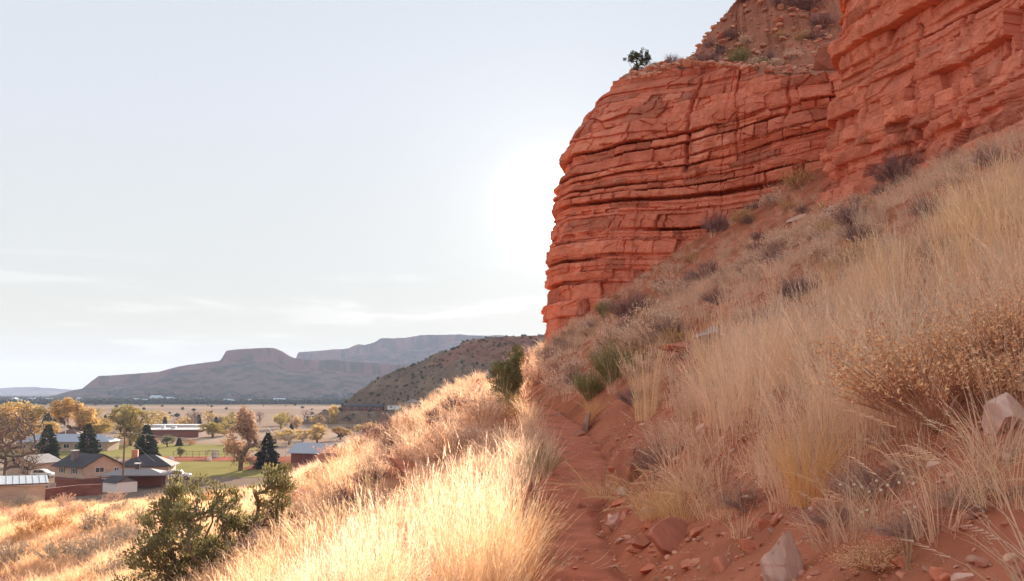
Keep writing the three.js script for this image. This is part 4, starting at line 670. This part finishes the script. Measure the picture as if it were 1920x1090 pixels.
{ // split level house with a gable end
  const p = flatAt(163, 186), t = thing('house', 'cream house with dark gable roof, shuttered windows and brick base', 'house', p, 0.95), W = 8, L = 9.5, H = 3.5;
  box('brick_base', M.brick, t, W, 1.9, L, W / 2, 0.35, -L / 2); box('wall', M.cream, t, W + 0.06, 2.2, L + 0.06, W / 2, 2.4, -L / 2);
  prism('gable_wall', M.cream, t, [[0, 0], [W, 0], [W / 2, 2.0]], L, 0, H, -L);
  gable(t, M.shingle, W, L, H, 2.0, 0.55); const c = box('chimney', M.chimney, t, 1.1, 2.0, 0.9, W / 2 - 2.1, H + 1.7, -L + 3.4); box('cap', M.white, c, 1.25, 0.14, 1.05, 0, 1.05, 0);
  windowOn(t, 'x', 3.4, 2.75, 1.7, 0.85); windowOn(t, 'x', 6.9, 2.65, 0.9, 0.6); windowOn(t, 'z', -2.8, 2.6, 0.95, 0.9, true); windowOn(t, 'z', -7, 2.6, 0.95, 0.9, true); windowOn(t, 'x', 4.4, 0.75, 1.5, 0.5);
  box('gutter', M.trim, t, 0.12, 0.12, L + 1, -0.62, H - 0.22, -L / 2);
}
{ // low wing behind the pole: hipped roof, brick chimney
  const p = flatAt(284, 203), t = thing('house', 'low house wing with dark hipped roof and orange chimney', 'house', p, 0.12);
  box('wall', M.tan, t, 9.5, 2.7, 7, 0, 1.25, 0); hip('roof', M.shingle, t, 7, 9.5, 2.7, 2.0, 0.7).rotation.y = Math.PI / 2; box('chimney', M.orange, t, 1.2, 3.2, 0.8, -3.2, 4.0, -2.2); box('post', M.trim, t, 0.15, 2.6, 0.15, 5.2, 1.25, 3.8);
  windowOn(t, 'x', 2, 1.5, 1.2, 0.9);
  t.children.filter((o) => o.name === 'window').forEach((o) => { o.position.z = 3.51; });
}
{ // patio roof that joins them
  const p = flatAt(262, 183), t = thing('carport', 'wide low carport with pale grey roof between the houses', 'carport', p, 0.1);
  const roof = hip('roof', M.grayRoof, t, 6.4, 11.5, 2.55, 0.95, 0.2); roof.rotation.y = Math.PI / 2; for (const [x, z] of [[-5.4, 2.9], [5.4, 2.9], [5.4, -2.9], [-5.4, -2.9]]) box('post', M.trim, t, 0.16, 2.6, 0.16, x, 1.2, z); box('back_wall', M.brick, t, 10, 2.3, 0.2, -0.3, 1.1, -2.6);
  const v = mesh('vent', new THREE.CylinderGeometry(0.42, 0.42, 1.1, 14), M.dark, t); v.position.set(0.2, 3.75, 0); const c = mesh('cap', new THREE.CylinderGeometry(0.6, 0.5, 0.18, 14), M.white, v); c.position.y = 0.64;
}
{
  const p = flatAt(226, 173), t = thing('shed', 'small garden shed with dark gable roof and white side', 'shed', p, 0.9);
  box('wall', M.white, t, 4, 1.9, 4.4, 2, 0.85, -2.2); prism('gable_wall', M.chimney, t, [[0, 0], [4, 0], [2, 0.85]], 4.4, 0, 1.8, -4.4); gable(t, M.shingle, 4, 4.4, 1.8, 0.85, 0.25, 0, 0, 0.1);
}
{ // pale garage at the frame edge
  const p = flatAt(95, 160), t = thing('garage', 'cream garage with flat sloping metal roof beside the red wall', 'garage', p, 0.47);
  box('wall', M.cream, t, 14, 3.2, 9, -7, 1.3, -4.5); const r = box('roof', M.metal, t, 15, 0.18, 10, -7, 3.25, -4.6); r.rotation.x = 0.07; r.rotation.z = -0.02; box('fascia', M.trim, t, 15, 0.22, 0.1, -7, 2.98, 0.42);
  for (let k = 0; k < 16; k++) { const q = box('roof_rib', M.metal, r, 0.06, 0.06, 10, -7.3 + k * 0.97, 0.12, 0); }
}
for (const [a, b, d0, d1, label] of [[93, 150, 163, 169, 'red brick yard wall beside the garage'], [150, 200, 169, 171, 'red brick yard wall below the shuttered house'], [112, 186, 178, 181, 'red brick wall of the inner yard behind the yard wall']]) {
  const A = flatAt(a, d0), B = flatAt(b, d1), L = A.distanceTo(B), t = thing('garden_wall', label, 'wall', A, Math.atan2(-(B.z - A.z), B.x - A.x));
  box('brickwork', M.brick, t, L, 2.1, 0.25, L / 2, 0.65, 0); box('coping', M.redwood, t, L, 0.12, 0.34, L / 2, 1.76, 0);
}
{ const t = thing('pallet', 'grey wooden pallet leaning on the red yard wall', 'pallet', flatAt(107, 166.5), 0.3); for (let k = 0; k < 6; k++) box('slat', M.grayRoof, t, 0.14, 1.9, 0.04, -0.5 + k * 0.2, 1.5, 0.1).rotation.x = -0.2; for (const y of [0.8, 1.5, 2.2]) box('rail', M.grayRoof, t, 1.2, 0.1, 0.08, 0, y, 0.02); }
{ // pink bungalow behind the bare tree
  const p = flatAt(72, 207), t = thing('house', 'small pink bungalow half hidden by the bare tree', 'house', p, -0.25); box('wall', M.cream, t, 7, 2.6, 8, -3.5, 1.2, -4); prism('gable_wall', M.cream, t, [[-7, 0], [0, 0], [-3.5, 1.4]], 8, 0, 2.5, -8); gable(t, M.grayRoof, 7, 8, 2.5, 1.4, 0.45, -7, 0); windowOn(t, 'x', -2, 1.5, 1.1, 0.9);
  const dish = mesh('satellite_dish', new THREE.SphereGeometry(0.45, 14, 6, 0, 6.283, 0, 0.9), M.white, t); dish.position.set(-2.4, 3.9, 0.4); dish.rotation.x = 1.3;
}
{ const A = flatAt(84, 216), t = thing('fence', 'brown plank fence behind the white car', 'fence', A, 0); for (let k = 0; k < 26; k++) box('plank', k % 3 ? M.wood : M.redwood, t, 0.27, 1.7 + 0.05 * (k % 3), 0.04, -1 + k * 0.29, 0.8, 0.01 * (k % 2)); for (const y of [0.4, 1.3]) box('rail', M.wood, t, 7.6, 0.1, 0.06, 2.7, y, -0.06); }
// cars: a side profile extruded with bevel, glass, wheels, lights
function car(name, label, p, turn, prof, glassProf, L, W, wheels, r) {
  const t = thing(name, label, 'car', p, turn), ex = (n, pts, m, w, dz) => { const s = new THREE.Shape(pts.map(([a, b]) => new THREE.Vector2(a, b))), o = mesh(n, new THREE.ExtrudeGeometry(s, { depth: w, bevelEnabled: true, bevelSize: 0.06, bevelThickness: 0.08, bevelSegments: 3 }), m, t); o.position.z = dz; return o; };
  ex('body', prof, M.paint, W - 0.2, -W / 2 + 0.1); for (const g of glassProf) ex('window', g, M.glass, W - 0.12, -W / 2 + 0.06);
  for (const x of wheels) for (const s of [-1, 1]) { const w = new THREE.Group(); w.name = 'wheel'; w.position.set(x, r, s * (W / 2 - 0.08)); w.rotation.x = Math.PI / 2; t.add(w); mesh('tyre', new THREE.CylinderGeometry(r, r, 0.24, 18), M.tyre, w); mesh('rim', new THREE.CylinderGeometry(r * 0.6, r * 0.6, 0.27, 14), M.steel, w); }
  for (const s of [-1, 1]) { box('headlight', M.steel, t, 0.12, 0.16, 0.34, L / 2 - 0.02, 0.78, s * (W / 2 - 0.35)); box('tail_light', M.flagRed, t, 0.1, 0.24, 0.2, -L / 2 + 0.02, 0.95, s * (W / 2 - 0.25)); }
}
car('car', 'white crossover car parked beside the shuttered house', flatAt(90, 203), -0.1, [[-2.2, 0.45], [-2.25, 1.0], [-2.1, 1.3], [-1.6, 1.62], [-0.4, 1.68], [0.35, 1.55], [1.1, 1.08], [2.05, 0.92], [2.25, 0.7], [2.2, 0.4]], [[[-1.75, 1.1], [-1.5, 1.5], [-0.75, 1.54], [-0.7, 1.1]], [[-0.55, 1.1], [-0.55, 1.54], [0.25, 1.44], [0.85, 1.1]]], 4.4, 1.85, [-1.4, 1.4], 0.36);
car('van', 'boxy white off-road car parked past the carport', flatAt(343, 200), 0.15, [[-2.1, 0.5], [-2.15, 1.75], [0.3, 1.82], [0.62, 1.2], [1.95, 1.12], [2.1, 0.9], [2.1, 0.5]], [[[-1.9, 1.22], [-1.85, 1.62], [-0.95, 1.64], [-0.95, 1.22]], [[-0.8, 1.22], [-0.8, 1.64], [0.15, 1.64], [0.38, 1.22]]], 4.2, 1.8, [-1.35, 1.35], 0.42);
{ // utility pole with crossarm, insulators, transformer and wires
  const p = flatAt(238, 176); p.y -= 0.3; const t = thing('utility_pole', 'brown wooden utility pole with crossarm and transformer before the carport', 'utility pole', p, 0.2);
  mesh('pole', new THREE.CylinderGeometry(0.13, 0.19, 11, 12).translate(0, 5.5, 0), M.wood, t); const a = box('crossarm', M.wood, t, 2.6, 0.14, 0.12, 0, 10.5, 0.16); for (const x of [-1.2, -0.4, 0.5, 1.2]) { const n = mesh('insulator', new THREE.CylinderGeometry(0.05, 0.08, 0.22, 8), M.white, a); n.position.set(x, 0.18, 0); }
  const tr = mesh('transformer', new THREE.CylinderGeometry(0.26, 0.26, 0.8, 14).translate(-0.42, 9.0, 0.1), M.steel, t); mesh('lid', new THREE.SphereGeometry(0.26, 12, 5, 0, 6.283, 0, 1.57).scale(1, 0.4, 1).translate(-0.42, 9.4, 0.1), M.steel, tr);
  const top = V3(p.x, p.y + 10.6, p.z), wires = [[V3(0.1, 0, 0), at(292, 868, 200)], [V3(0.1, -1.6, 0), at(270, 872, 190)], [V3(-1.2, 0, 0), at(-120, 800, 190)], [V3(0.5, 0, 0), at(560, 815, 330)]];
  for (const [o, e] of wires) { const A = top.clone().add(o), mid = A.clone().lerp(e, 0.5); mid.y -= 0.02 * A.distanceTo(e); mesh('wire', new THREE.TubeGeometry(new THREE.QuadraticBezierCurve3(A, mid, e), 16, 0.022, 5), M.wire, t); }
  t.updateMatrixWorld(); const inv = t.matrixWorld.clone().invert(); t.children.filter((o) => o.name === 'wire').forEach((o) => o.geometry.applyMatrix4(inv));
}
{ // school with a long metal roof, flag pole, hall roof behind
  const p = flatAt(134, 300), t = thing('school_building', 'long low building with blue grey metal roof behind the pines', 'building', p, 0.02); box('wall', M.tan, t, 27, 2.9, 9, 0, 1.4, 0); hip('roof', M.blueRoof, t, 9, 27, 2.9, 2.1, 0.9).rotation.y = Math.PI / 2; for (let k = 0; k < 8; k++) { windowOn(t, 'x', -11.5 + k * 3.2, 1.6, 1.6, 1.1); } t.children.filter((o) => o.name === 'window').forEach((o) => { o.position.z = 4.51; });
  const q = flatAt(139, 325), h = thing('hall', 'brown pyramid roofed hall behind the long building', 'building', q); box('wall', M.brick, h, 9, 3.4, 9, 0, 1.6, 0); hip('roof', M.trim, h, 9, 9.4, 3.4, 2.2, 0.6);
  const f = thing('flag_pole', 'white flag pole with a hanging striped flag', 'flag pole', flatAt(127.5, 316)); mesh('pole', new THREE.CylinderGeometry(0.09, 0.13, 9.5, 10).translate(0, 4.75, 0), M.white, f); const fl = mesh('flag', gridGeo(8, 10, (i, j) => [0.1 + i * 0.09 + 0.05 * Math.sin(j), 9.2 - j * 0.22 - i * 0.05, 0.12 * Math.sin(i * 1.3 + j * 0.3), 1, 1, 1, 0, 0]), M.flagRed, f); fl.material = new THREE.MeshStandardMaterial({ color: 0xb02a2c, side: THREE.DoubleSide }); mesh('canton', new THREE.BoxGeometry(0.34, 0.8, 0.16).translate(0.28, 8.75, 0.02), M.flagBlue, fl); for (const k of [0, 1, 2]) mesh('stripe', new THREE.BoxGeometry(0.09, 1.3, 0.2).translate(0.2 + k * 0.18, 7.75, 0), M.white, fl);
}
{ // shed with a wide roof at the sports ground
  const p = flatAt(549, 246), t = thing('shed', 'dark red shed with grey purple roof beside the slope', 'shed', p, -0.35);
  box('wall', M.redwood, t, 9.5, 2.9, 7, 4.75, 1.3, -3.5); for (let k = 0; k < 9; k++) box('batten', M.trim, t, 0.1, 2.8, 0.06, 0.4 + k * 1.08, 1.3, 0.03); const g = new THREE.Group(); g.name = 'roof_frame'; t.add(g); g.rotation.y = Math.PI / 2; g.position.set(0, 0, 0); gable(g, M.blueRoof, 7, 9.5, 2.7, 1.9, 0.8, 0, 0); g.position.set(9.5, 0, 0); prism('gable_wall', M.wood, g, [[0, 0], [7, 0], [3.5, 1.85]], 9.5, 0, 2.7, -9.5);
}
{ // fence, dugout and backstop of the ball field
  const t = thing('backstop', 'tall wire backstop with leaning white posts behind the red shed', 'backstop', flatAt(540, 268), 0.15); for (let k = 0; k < 6; k++) { mesh('post', new THREE.CylinderGeometry(0.06, 0.06, 6.4, 6).translate(-5 + k * 2.4, 3.2, 0), M.steel, t); }
  for (const x of [-5, 0.6]) { const m = mesh('overhang', new THREE.CylinderGeometry(0.1, 0.1, 2.6, 6), M.white, t); m.position.set(x + 0.8, 7.0, 0.4); m.rotation.z = 0.75; }
  const w = new Buf(); for (let k = 0; k <= 48; k++) w.tube(V3(-5 + k * 0.25, 0, 0), V3(-5 + k * 0.25, 6.3, 0), 0.012, 0.012, 3, [0.4, 0.4, 0.4]); for (let k = 0; k <= 25; k++) w.tube(V3(-5, k * 0.25, 0), V3(7, k * 0.25, 0), 0.012, 0.012, 3, [0.4, 0.4, 0.4]); mesh('wire_net', w.geo(), twigMat, t).userData.kind = 'stuff';
  const f = thing('fence', 'thin black wire fence along the red infield', 'fence', flatAt(330, 262), 0.0); for (let k = 0; k < 9; k++) mesh('post', new THREE.CylinderGeometry(0.06, 0.06, 1.8, 6).translate(k * 1.7, 0.9, 0), M.wire, f); for (const y of [0.15, 1.0, 1.75]) box('rail', M.wire, f, 13.6, 0.06, 0.05, 6.8, y, 0);
  const d = thing('dugout', 'small white dugout with dark flat roof at the ball field', 'shelter', flatAt(405, 262)); for (const [x, z] of [[-0.8, 0], [0.9, 0], [-0.8, -1.4], [0.9, -1.4]]) box('post', M.white, d, 0.12, 2.1, 0.12, x, 1, z); box('roof', M.dark, d, 2.6, 0.14, 2.2, 0, 2.12, -0.7); box('back_panel', M.white, d, 1.6, 1.5, 0.06, 0, 0.85, -1.45);
  for (const [px, dd, label] of [[327, 255, 'white equipment box at the end of the wire fence'], [397, 253, 'white rubbish bin below the dugout']]) { const b = thing('field_box', label, 'box', flatAt(px, dd)); box('body', M.white, b, 1, 0.7, 0.6, 0, 0.33, 0); box('lid', M.metal, b, 1.08, 0.1, 0.68, 0, 0.74, 0); }
}
{ // lawns and infield as sheets that follow the floor
  const sheet = (name, m, x0, x1, d0, d1, lift, label, col) => { const nx = 40, nd = 30, g = gridGeo(nx, nd, (i, j) => { const d = lerp(d0, d1, j / (nd - 1)) + (j === 0 || j === nd - 1 ? 1.2 * noise(i * 0.5, d0, 3) : 0), px = lerp(x0, x1, i / (nx - 1)), x = (px - 960) / F * ((d0 + d1) / 2), n = fbm(x * 0.25, d * 0.25, 4, 9); return [x, ground(x, -d) + lift, -d, col[0] * (1 + 0.25 * n), col[1] * (1 + 0.2 * n), col[2] * (1 + 0.2 * n), x, d]; }); return setting(mesh(name, g, m), label, 'ground'); };
  sheet('lawn', farMat, -40, 480, 262, 335, 0.05, 'yellow green lawn behind the ball field', [0.25, 0.215, 0.085]);
  sheet('lawn', farMat, 285, 560, 205, 249, 0.05, 'yellow green lawn before the ball field', [0.255, 0.215, 0.085]);
  sheet('infield', farMat, 285, 560, 250, 268, 0.09, 'red dirt infield of the ball field', [0.34, 0.13, 0.085]);
  sheet('infield', farMat, 480, 640, 225, 249, 0.1, 'red dirt yard before the red shed', [0.3, 0.11, 0.08]);
}
{ // white flat roofed works beyond the lawn, and roofs on the hill bench
  const t = thing('warehouse', 'white flat roofed warehouse beyond the lawn', 'building', flatAt(335, 390), 0.05); box('wall', M.brick, t, 20, 3, 12, 0, 1.4, 0); box('roof', M.white, t, 21, 0.3, 13, 0, 3.0, 0); box('vent', M.metal, t, 1.4, 1.2, 1.4, -5, 3.75, 1); box('vent', M.metal, t, 2, 1.0, 1.4, -1, 3.65, 1);
  const w = thing('warehouse', 'second white warehouse behind the flat roofed one', 'building', flatAt(325, 425)); box('wall', M.white, w, 24, 3.4, 12, 0, 1.6, 0); box('roof', M.metal, w, 25, 0.3, 13, 0, 3.5, 0);
  const bench = (px, d) => { const p = at(px, 765, d); p.y = brownHill(p.x, d); return p; };
  const h = thing('house', 'long dark roofed ranch house on the bench of the brown hill', 'house', bench(682, 556)); box('wall', M.brick, h, 22, 2.6, 8, 0, 1.2, 0); hip('roof', M.shingle, h, 8, 23, 2.5, 1.5, 0.8).rotation.y = Math.PI / 2; for (let k = 0; k < 5; k++) windowOn(h, 'x', -8 + k * 4, 1.5, 1.6, 1); h.children.filter((o) => o.name === 'window').forEach((o) => { o.position.z = 4.01; });
  const c = thing('camper_trailer', 'white camper trailer parked on the bench of the brown hill', 'trailer', bench(737, 553)); box('body', M.white, c, 6.2, 2.3, 2.4, 0, 1.7, 0); prism('nose', M.white, c, [[0, 0], [1.2, 0.5], [1.2, 1.9], [0, 1.9]], 2.3, 3.1, 0.9, -1.15); box('window', M.glass, c, 1.4, 0.6, 0.05, -1, 2.1, 1.22); box('door', M.metal, c, 0.7, 1.7, 0.05, 1.2, 1.6, 1.22); for (const x of [-0.6, 0.5]) mesh('wheel', new THREE.CylinderGeometry(0.36, 0.36, 0.3, 14).rotateX(Math.PI / 2).translate(x, 0.36, 1.1), M.tyre, c);
  const s = thing('shed', 'grey shed with pale gable beside the camper trailer', 'shed', bench(775, 556), 0.4); box('wall', M.tan, s, 6, 2.4, 6, 0, 1.1, 0); prism('gable_wall', M.white, s, [[-3, 0], [3, 0], [0, 1.3]], 6, 0, 2.3, -3); gable(s, M.grayRoof, 6, 6, 2.3, 1.3, 0.3, -3, 3);
}
// trees of the valley: a few of each kind, then copies
{
  const Y = [0.6, 0.42, 0.15], cot = (s, leaf, open = -0.6, o = {}) => growTree(s, { clumps: 210, crown: [1.6, 15], r: 6.6, clump: 1.0, leaves: 26, size: 0.5, thin: 0.42, gap: 0.28, open, twig: 0.045, bole: 0.55, bark: [0.16, 0.11, 0.085], leaf, hollow: 0.2, tone: 0.3, ...o });
  const kinds = { yellow: [cot(51, Y), cot(52, [0.58, 0.38, 0.14], -0.45)], olive: [cot(53, [0.38, 0.29, 0.09], -0.7), cot(54, [0.45, 0.34, 0.09], -0.6)], rust: [cot(55, [0.47, 0.3, 0.19], -0.5, { taper: (t) => 1.15 - 0.62 * t, crown: [1.2, 16], r: 6, clumps: 190 })], round: [cot(56, [0.58, 0.4, 0.14], -0.6, { crown: [1.2, 10], clumps: 120 })],
    bare: [growTree(57, { clumps: 330, crown: [1.5, 12], r: 6, clump: 0.9, leaves: 7, size: 0.34, thin: 0.14, gap: 0.3, open: -0.6, twig: 0.03, bole: 0.22, bark: [0.17, 0.125, 0.1], leaf: [0.36, 0.22, 0.14], hollow: 0.2, mat: twigMat }), growTree(58, { clumps: 90, crown: [1.8, 6], r: 2.4, clump: 0.4, leaves: 5, size: 0.2, thin: 0.14, gap: 0.5, open: -0.6, twig: 0.022, bark: [0.3, 0.2, 0.17], leaf: [0.42, 0.26, 0.18], hollow: 0.2, mat: twigMat })],
    small: [growTree(59, { clumps: 60, crown: [0.9, 4.6], r: 1.9, clump: 0.5, leaves: 26, size: 0.25, thin: 0.4, gap: 0.5, open: -0.5, twig: 0.02, bark: [0.14, 0.1, 0.07], leaf: [0.16, 0.16, 0.06], hollow: 0.3 })], pine: [conifer(61, { h: 12, r: 3.5, leaf: [0.085, 0.105, 0.062], size: 0.6, density: 20 }), conifer(62, { h: 12, r: 3.6, leaf: [0.095, 0.11, 0.06], size: 0.6, density: 18 })], spruce: [conifer(63, { h: 10, r: 3.6, leaf: [0.05, 0.058, 0.035], size: 0.5, density: 26 })] };
  const thinned = { clumps: 90, leaves: 13, size: 0.75, clump: 1.25 };
  Object.assign(kinds, { farYellow: [cot(91, Y, -0.6, thinned)], farOlive: [cot(92, [0.42, 0.32, 0.1], -0.6, thinned)], farRound: [cot(93, [0.56, 0.38, 0.15], -0.6, { ...thinned, crown: [1.2, 10] })], farSpruce: [conifer(94, { h: 10, r: 3.2, leaf: [0.06, 0.07, 0.045], size: 1.0, density: 5 })], farBare: [growTree(95, { clumps: 110, crown: [1.5, 12], r: 6, clump: 1.2, leaves: 6, size: 0.5, thin: 0.14, gap: 0.3, open: -0.7, twig: 0.05, bole: 0.3, bark: [0.2, 0.15, 0.12], leaf: [0.42, 0.26, 0.2], hollow: 0.2, mat: twigMat })] });
  const H = { farYellow: 15, farOlive: 15, farRound: 10, farSpruce: 10, farBare: 12, yellow: 15, olive: 15, rust: 16, round: 10, bare: 12, small: 4.6, pine: 12, spruce: 10 }, R = { farYellow: 6.6, farOlive: 6.6, farRound: 6.4, farSpruce: 3.2, farBare: 6, yellow: 6.6, olive: 6.6, rust: 6.4, round: 6.4, bare: 6, small: 1.9, pine: 3.5, spruce: 3.6 };
  let k = 0;
  const tree = (kind, v, px, d, top, wpx, label, group, name) => { const p = hit(px, d), h = at(px, top, d).y - p.y, t = kinds[kind][v % kinds[kind].length], s = wpx / F * d / 2 / R[kind]; p.y -= 0.05; return plant(name ?? { farSpruce: 'conifer_tree', farBare: 'bare_tree', farRound: 'bushy_tree', pine: 'pine_tree', spruce: 'spruce_tree', bare: 'bare_tree', small: 'small_tree' }[kind] ?? 'cottonwood_tree', t, p, s, k++ * 1.7, label, 'tree', group, h / (H[kind] * s)); };
  tree('yellow', 0, 42, 322, 752, 105, 'broad yellow cottonwood behind the bare tree'); tree('yellow', 1, 8, 300, 762, 90, 'orange yellow cottonwood next to the broad yellow one');
  tree('yellow', 1, 137, 335, 745, 98, 'tall golden cottonwood behind the flag pole'); tree('olive', 1, 185, 345, 785, 55, 'low olive gold cottonwood between two taller ones'); tree('olive', 0, 250, 325, 757, 92, 'large round olive cottonwood behind the utility pole'); tree('olive', 1, 402, 385, 788, 52, 'olive yellow cottonwood past the warehouses');
  tree('yellow', 0, 90, 345, 790, 60, 'short yellow cottonwood below the tall golden one'); tree('olive', 0, 425, 400, 792, 40, 'dark olive cottonwood beside the rust coloured tree');
  tree('rust', 0, 455, 222, 760, 100, 'rust brown leafy tree standing alone before the ball field', undefined, 'leafy_tree'); tree('spruce', 0, 505, 228, 812, 52, 'dark spruce beside the rust brown tree');
  tree('pine', 0, 95, 245, 797, 50, 'blue green pine behind the parked white car'); tree('pine', 1, 170, 262, 795, 46, 'blue green pine behind the house chimney'); tree('pine', 0, 279, 258, 797, 48, 'blue green pine behind the carport');
  tree('bare', 0, 18, 196, 752, 150, 'large bare brown tree over the garage roof'); tree('bare', 0, 60, 200, 838, 60, 'low bare tree beside the pink bungalow'); tree('bare', 1, 226, 240, 832, 26, 'slim bare tree beyond the house roof'); tree('bare', 1, 393, 268, 826, 24, 'slim bare tree beside the dugout');
  tree('small', 0, 343, 264, 838, 17, 'little round green tree on the lawn edge'); tree('small', 0, 318, 318, 815, 32, 'round grey green tree beyond the lawn'); tree('spruce', 0, 340, 325, 819, 14, 'small dark spruce beside the round grey green tree'); tree('small', 0, 150, 258, 838, 16, 'small dark tree under the pines');
  tree('round', 0, 686, 420, 790, 62, 'dense orange round tree at the foot of the brown hill'); tree('round', 0, 545, 330, 800, 50, 'pale yellow tree behind the backstop'); tree('yellow', 0, 597, 345, 797, 46, 'loose yellow tree above the red shed roof'); tree('yellow', 1, 640, 365, 800, 46, 'orange yellow tree between the shed and the brown hill'); tree('bare', 0, 655, 400, 790, 30, 'thin pale tree before the brown hill'); tree('yellow', 0, 570, 355, 806, 40, 'low yellow tree behind the red shed'); tree('spruce', 0, 548, 410, 795, 16, 'small dark spruce behind the pale yellow tree'); tree('spruce', 0, 640, 385, 802, 10, 'narrow dark spruce among the yellow trees'); tree('round', 0, 520, 345, 806, 40, 'straw coloured bushy tree beside the backstop');
  const r = rng(900), G = 'trees along the far side of the valley town', names = { bare: 'hazy bare pinkish tree in the row beyond the lawns', yellow: 'hazy yellow tree in the row beyond the lawns', olive: 'hazy olive tree in the row beyond the lawns', spruce: 'hazy dark conifer in the row beyond the lawns', round: 'hazy straw coloured bush in the row beyond the lawns' };
  for (let n = 0; n < 64; n++) { const px = 20 + 590 * r(), d = 420 + 130 * r(), kind = ['bare', 'bare', 'olive', 'round', 'bare', 'yellow', 'spruce'][n % 7], d0 = 735 + 17.5 / d * F; tree('far' + kind[0].toUpperCase() + kind.slice(1), n, px, d, d0 - (kind === 'spruce' ? 26 : 16 + 16 * r()), kind === 'spruce' ? 12 : 22 + 18 * r(), names[kind], G + ', ' + kind); }
  tree('yellow', 0, 626, 530, 752, 22, 'small yellow green tree at the edge of the hill bench').position.y = brownHill(at(626, 700, 530).x, 530) - 0.1;
  for (const [px, dd] of [[240, 330], [290, 345], [360, 330], [60, 270], [200, 300], [30, 290], [430, 330]]) { const m = mesh('hedge_bush', SHRUB.gold.geos[k++ % 3], twigMat), p = hit(px, dd); m.position.copy(p); m.scale.set(5, 3.4, 4); tag(m, 'rounded brown hedge bush at the edge of the lawns', 'bush', 'hedge bushes at the lawns'); }
  // scrub: dark junipers on the plain, on the brown hill and at the foot of the mesa
  const dot = growTree(71, { clumps: 22, crown: [0.1, 2.2], r: 1.4, clump: 0.5, leaves: 12, size: 0.5, thin: 0.5, gap: 0.4, open: -0.9, twig: 0.03, bark: [0.15, 0.1, 0.07], leaf: [0.1, 0.095, 0.05], hollow: 0.1 }).crown;
  for (let n = 0; n < 60; n++) { const px = 40 + 560 * r(), d = 620 + 760 * r(), p = hit(px, d), m = mesh('desert_shrub', dot, twigMat); m.position.copy(p); const s = 0.7 + 0.9 * r(); m.scale.set(s * 1.2, s * 0.8, s); m.rotation.y = r() * 6; tag(m, 'dark round shrub standing on the dry plain', 'shrub', 'dark shrubs on the dry plain'); }
  const scrub = [], wood = [];
  for (let n = 0; n < 1500; n++) { const x = -130 + 200 * r(), d = 520 + 160 * r(), y = brownHill(x, d); if (y < VALLEY + 1) continue; const s = 0.35 + 0.5 * r() ** 2; scrub.push([x, y - 0.1, -d, r() * 6, s, 0.8, 0, 0, 0.9 + 0.6 * r(), 0.9 + 0.5 * r(), 0.9 + 0.4 * r()]); }
  instanced('hill_scrub', dot, twigMat, scrub, 'dark dots of scrub covering the brown hill', 'scrub');
  for (let n = 0; n < 5200; n++) { const px = -60 + 900 * r(), d = 1420 + 1000 * r() ** 1.3, p = hit(px, d); if (fbm(p.x * 0.004, d * 0.006, 3, 77) < -0.12 && r() < 0.8) continue; const rise = Math.max(0, d - 2125) * 0.1 * smooth(120, 220, px); const s = 1.4 + 2 * r(); wood.push([p.x, VALLEY - 0.5 + rise, -d, r() * 6, s * 1.3, 0.7, 0, 0, 0.9 + 0.3 * r(), 0.9 + 0.2 * r(), 0.9 + 0.3 * r()]); }
  instanced('juniper_woodland', dot, twigMat, wood, 'dark juniper woodland at the foot of the mesas', 'woodland');
  // far houses among that woodland
  const proto = thing('far_house', 'tiny pale house among the woodland below the mesa', 'house', hit(275, 1500), 0, 'pale houses below the mesa'); box('wall', M.white, proto, 14, 4.5, 9, 0, 2.2, 0); prism('gable_wall', M.white, proto, [[-4.5, 0], [4.5, 0], [0, 2.2]], 14, -7, 4.4, 0, Math.PI / 2); const g = new THREE.Group(); g.name = 'roof_frame'; proto.add(g); g.rotation.y = Math.PI / 2; gable(g, M.metal, 9, 14, 4.4, 2.2, 0.4, -4.5, 7);
  for (const [px, d, s] of [[295, 1900, 1.6], [320, 1850, 1.2], [258, 1650, 1], [200, 1500, 0.9], [45, 1500, 1], [30, 1600, 1.2], [95, 1700, 1], [430, 1450, 1.1], [470, 1500, 1], [525, 1480, 1.2], [380, 1700, 0.9], [560, 1500, 0.9], [120, 1450, 0.8], [150, 1900, 1], [345, 1650, 0.8], [240, 1800, 0.8], [500, 1700, 0.9], [60, 1800, 1], [410, 1800, 0.8]]) { const c = copyOf(proto); c.position.copy(hit(px, d)); c.scale.setScalar(s); c.rotation.y = px; }
}
scene.fog = new THREE.FogExp2(new THREE.Color().setRGB(0.56, 0.69, 1), 0.000075);
renderer.render(scene, camera);
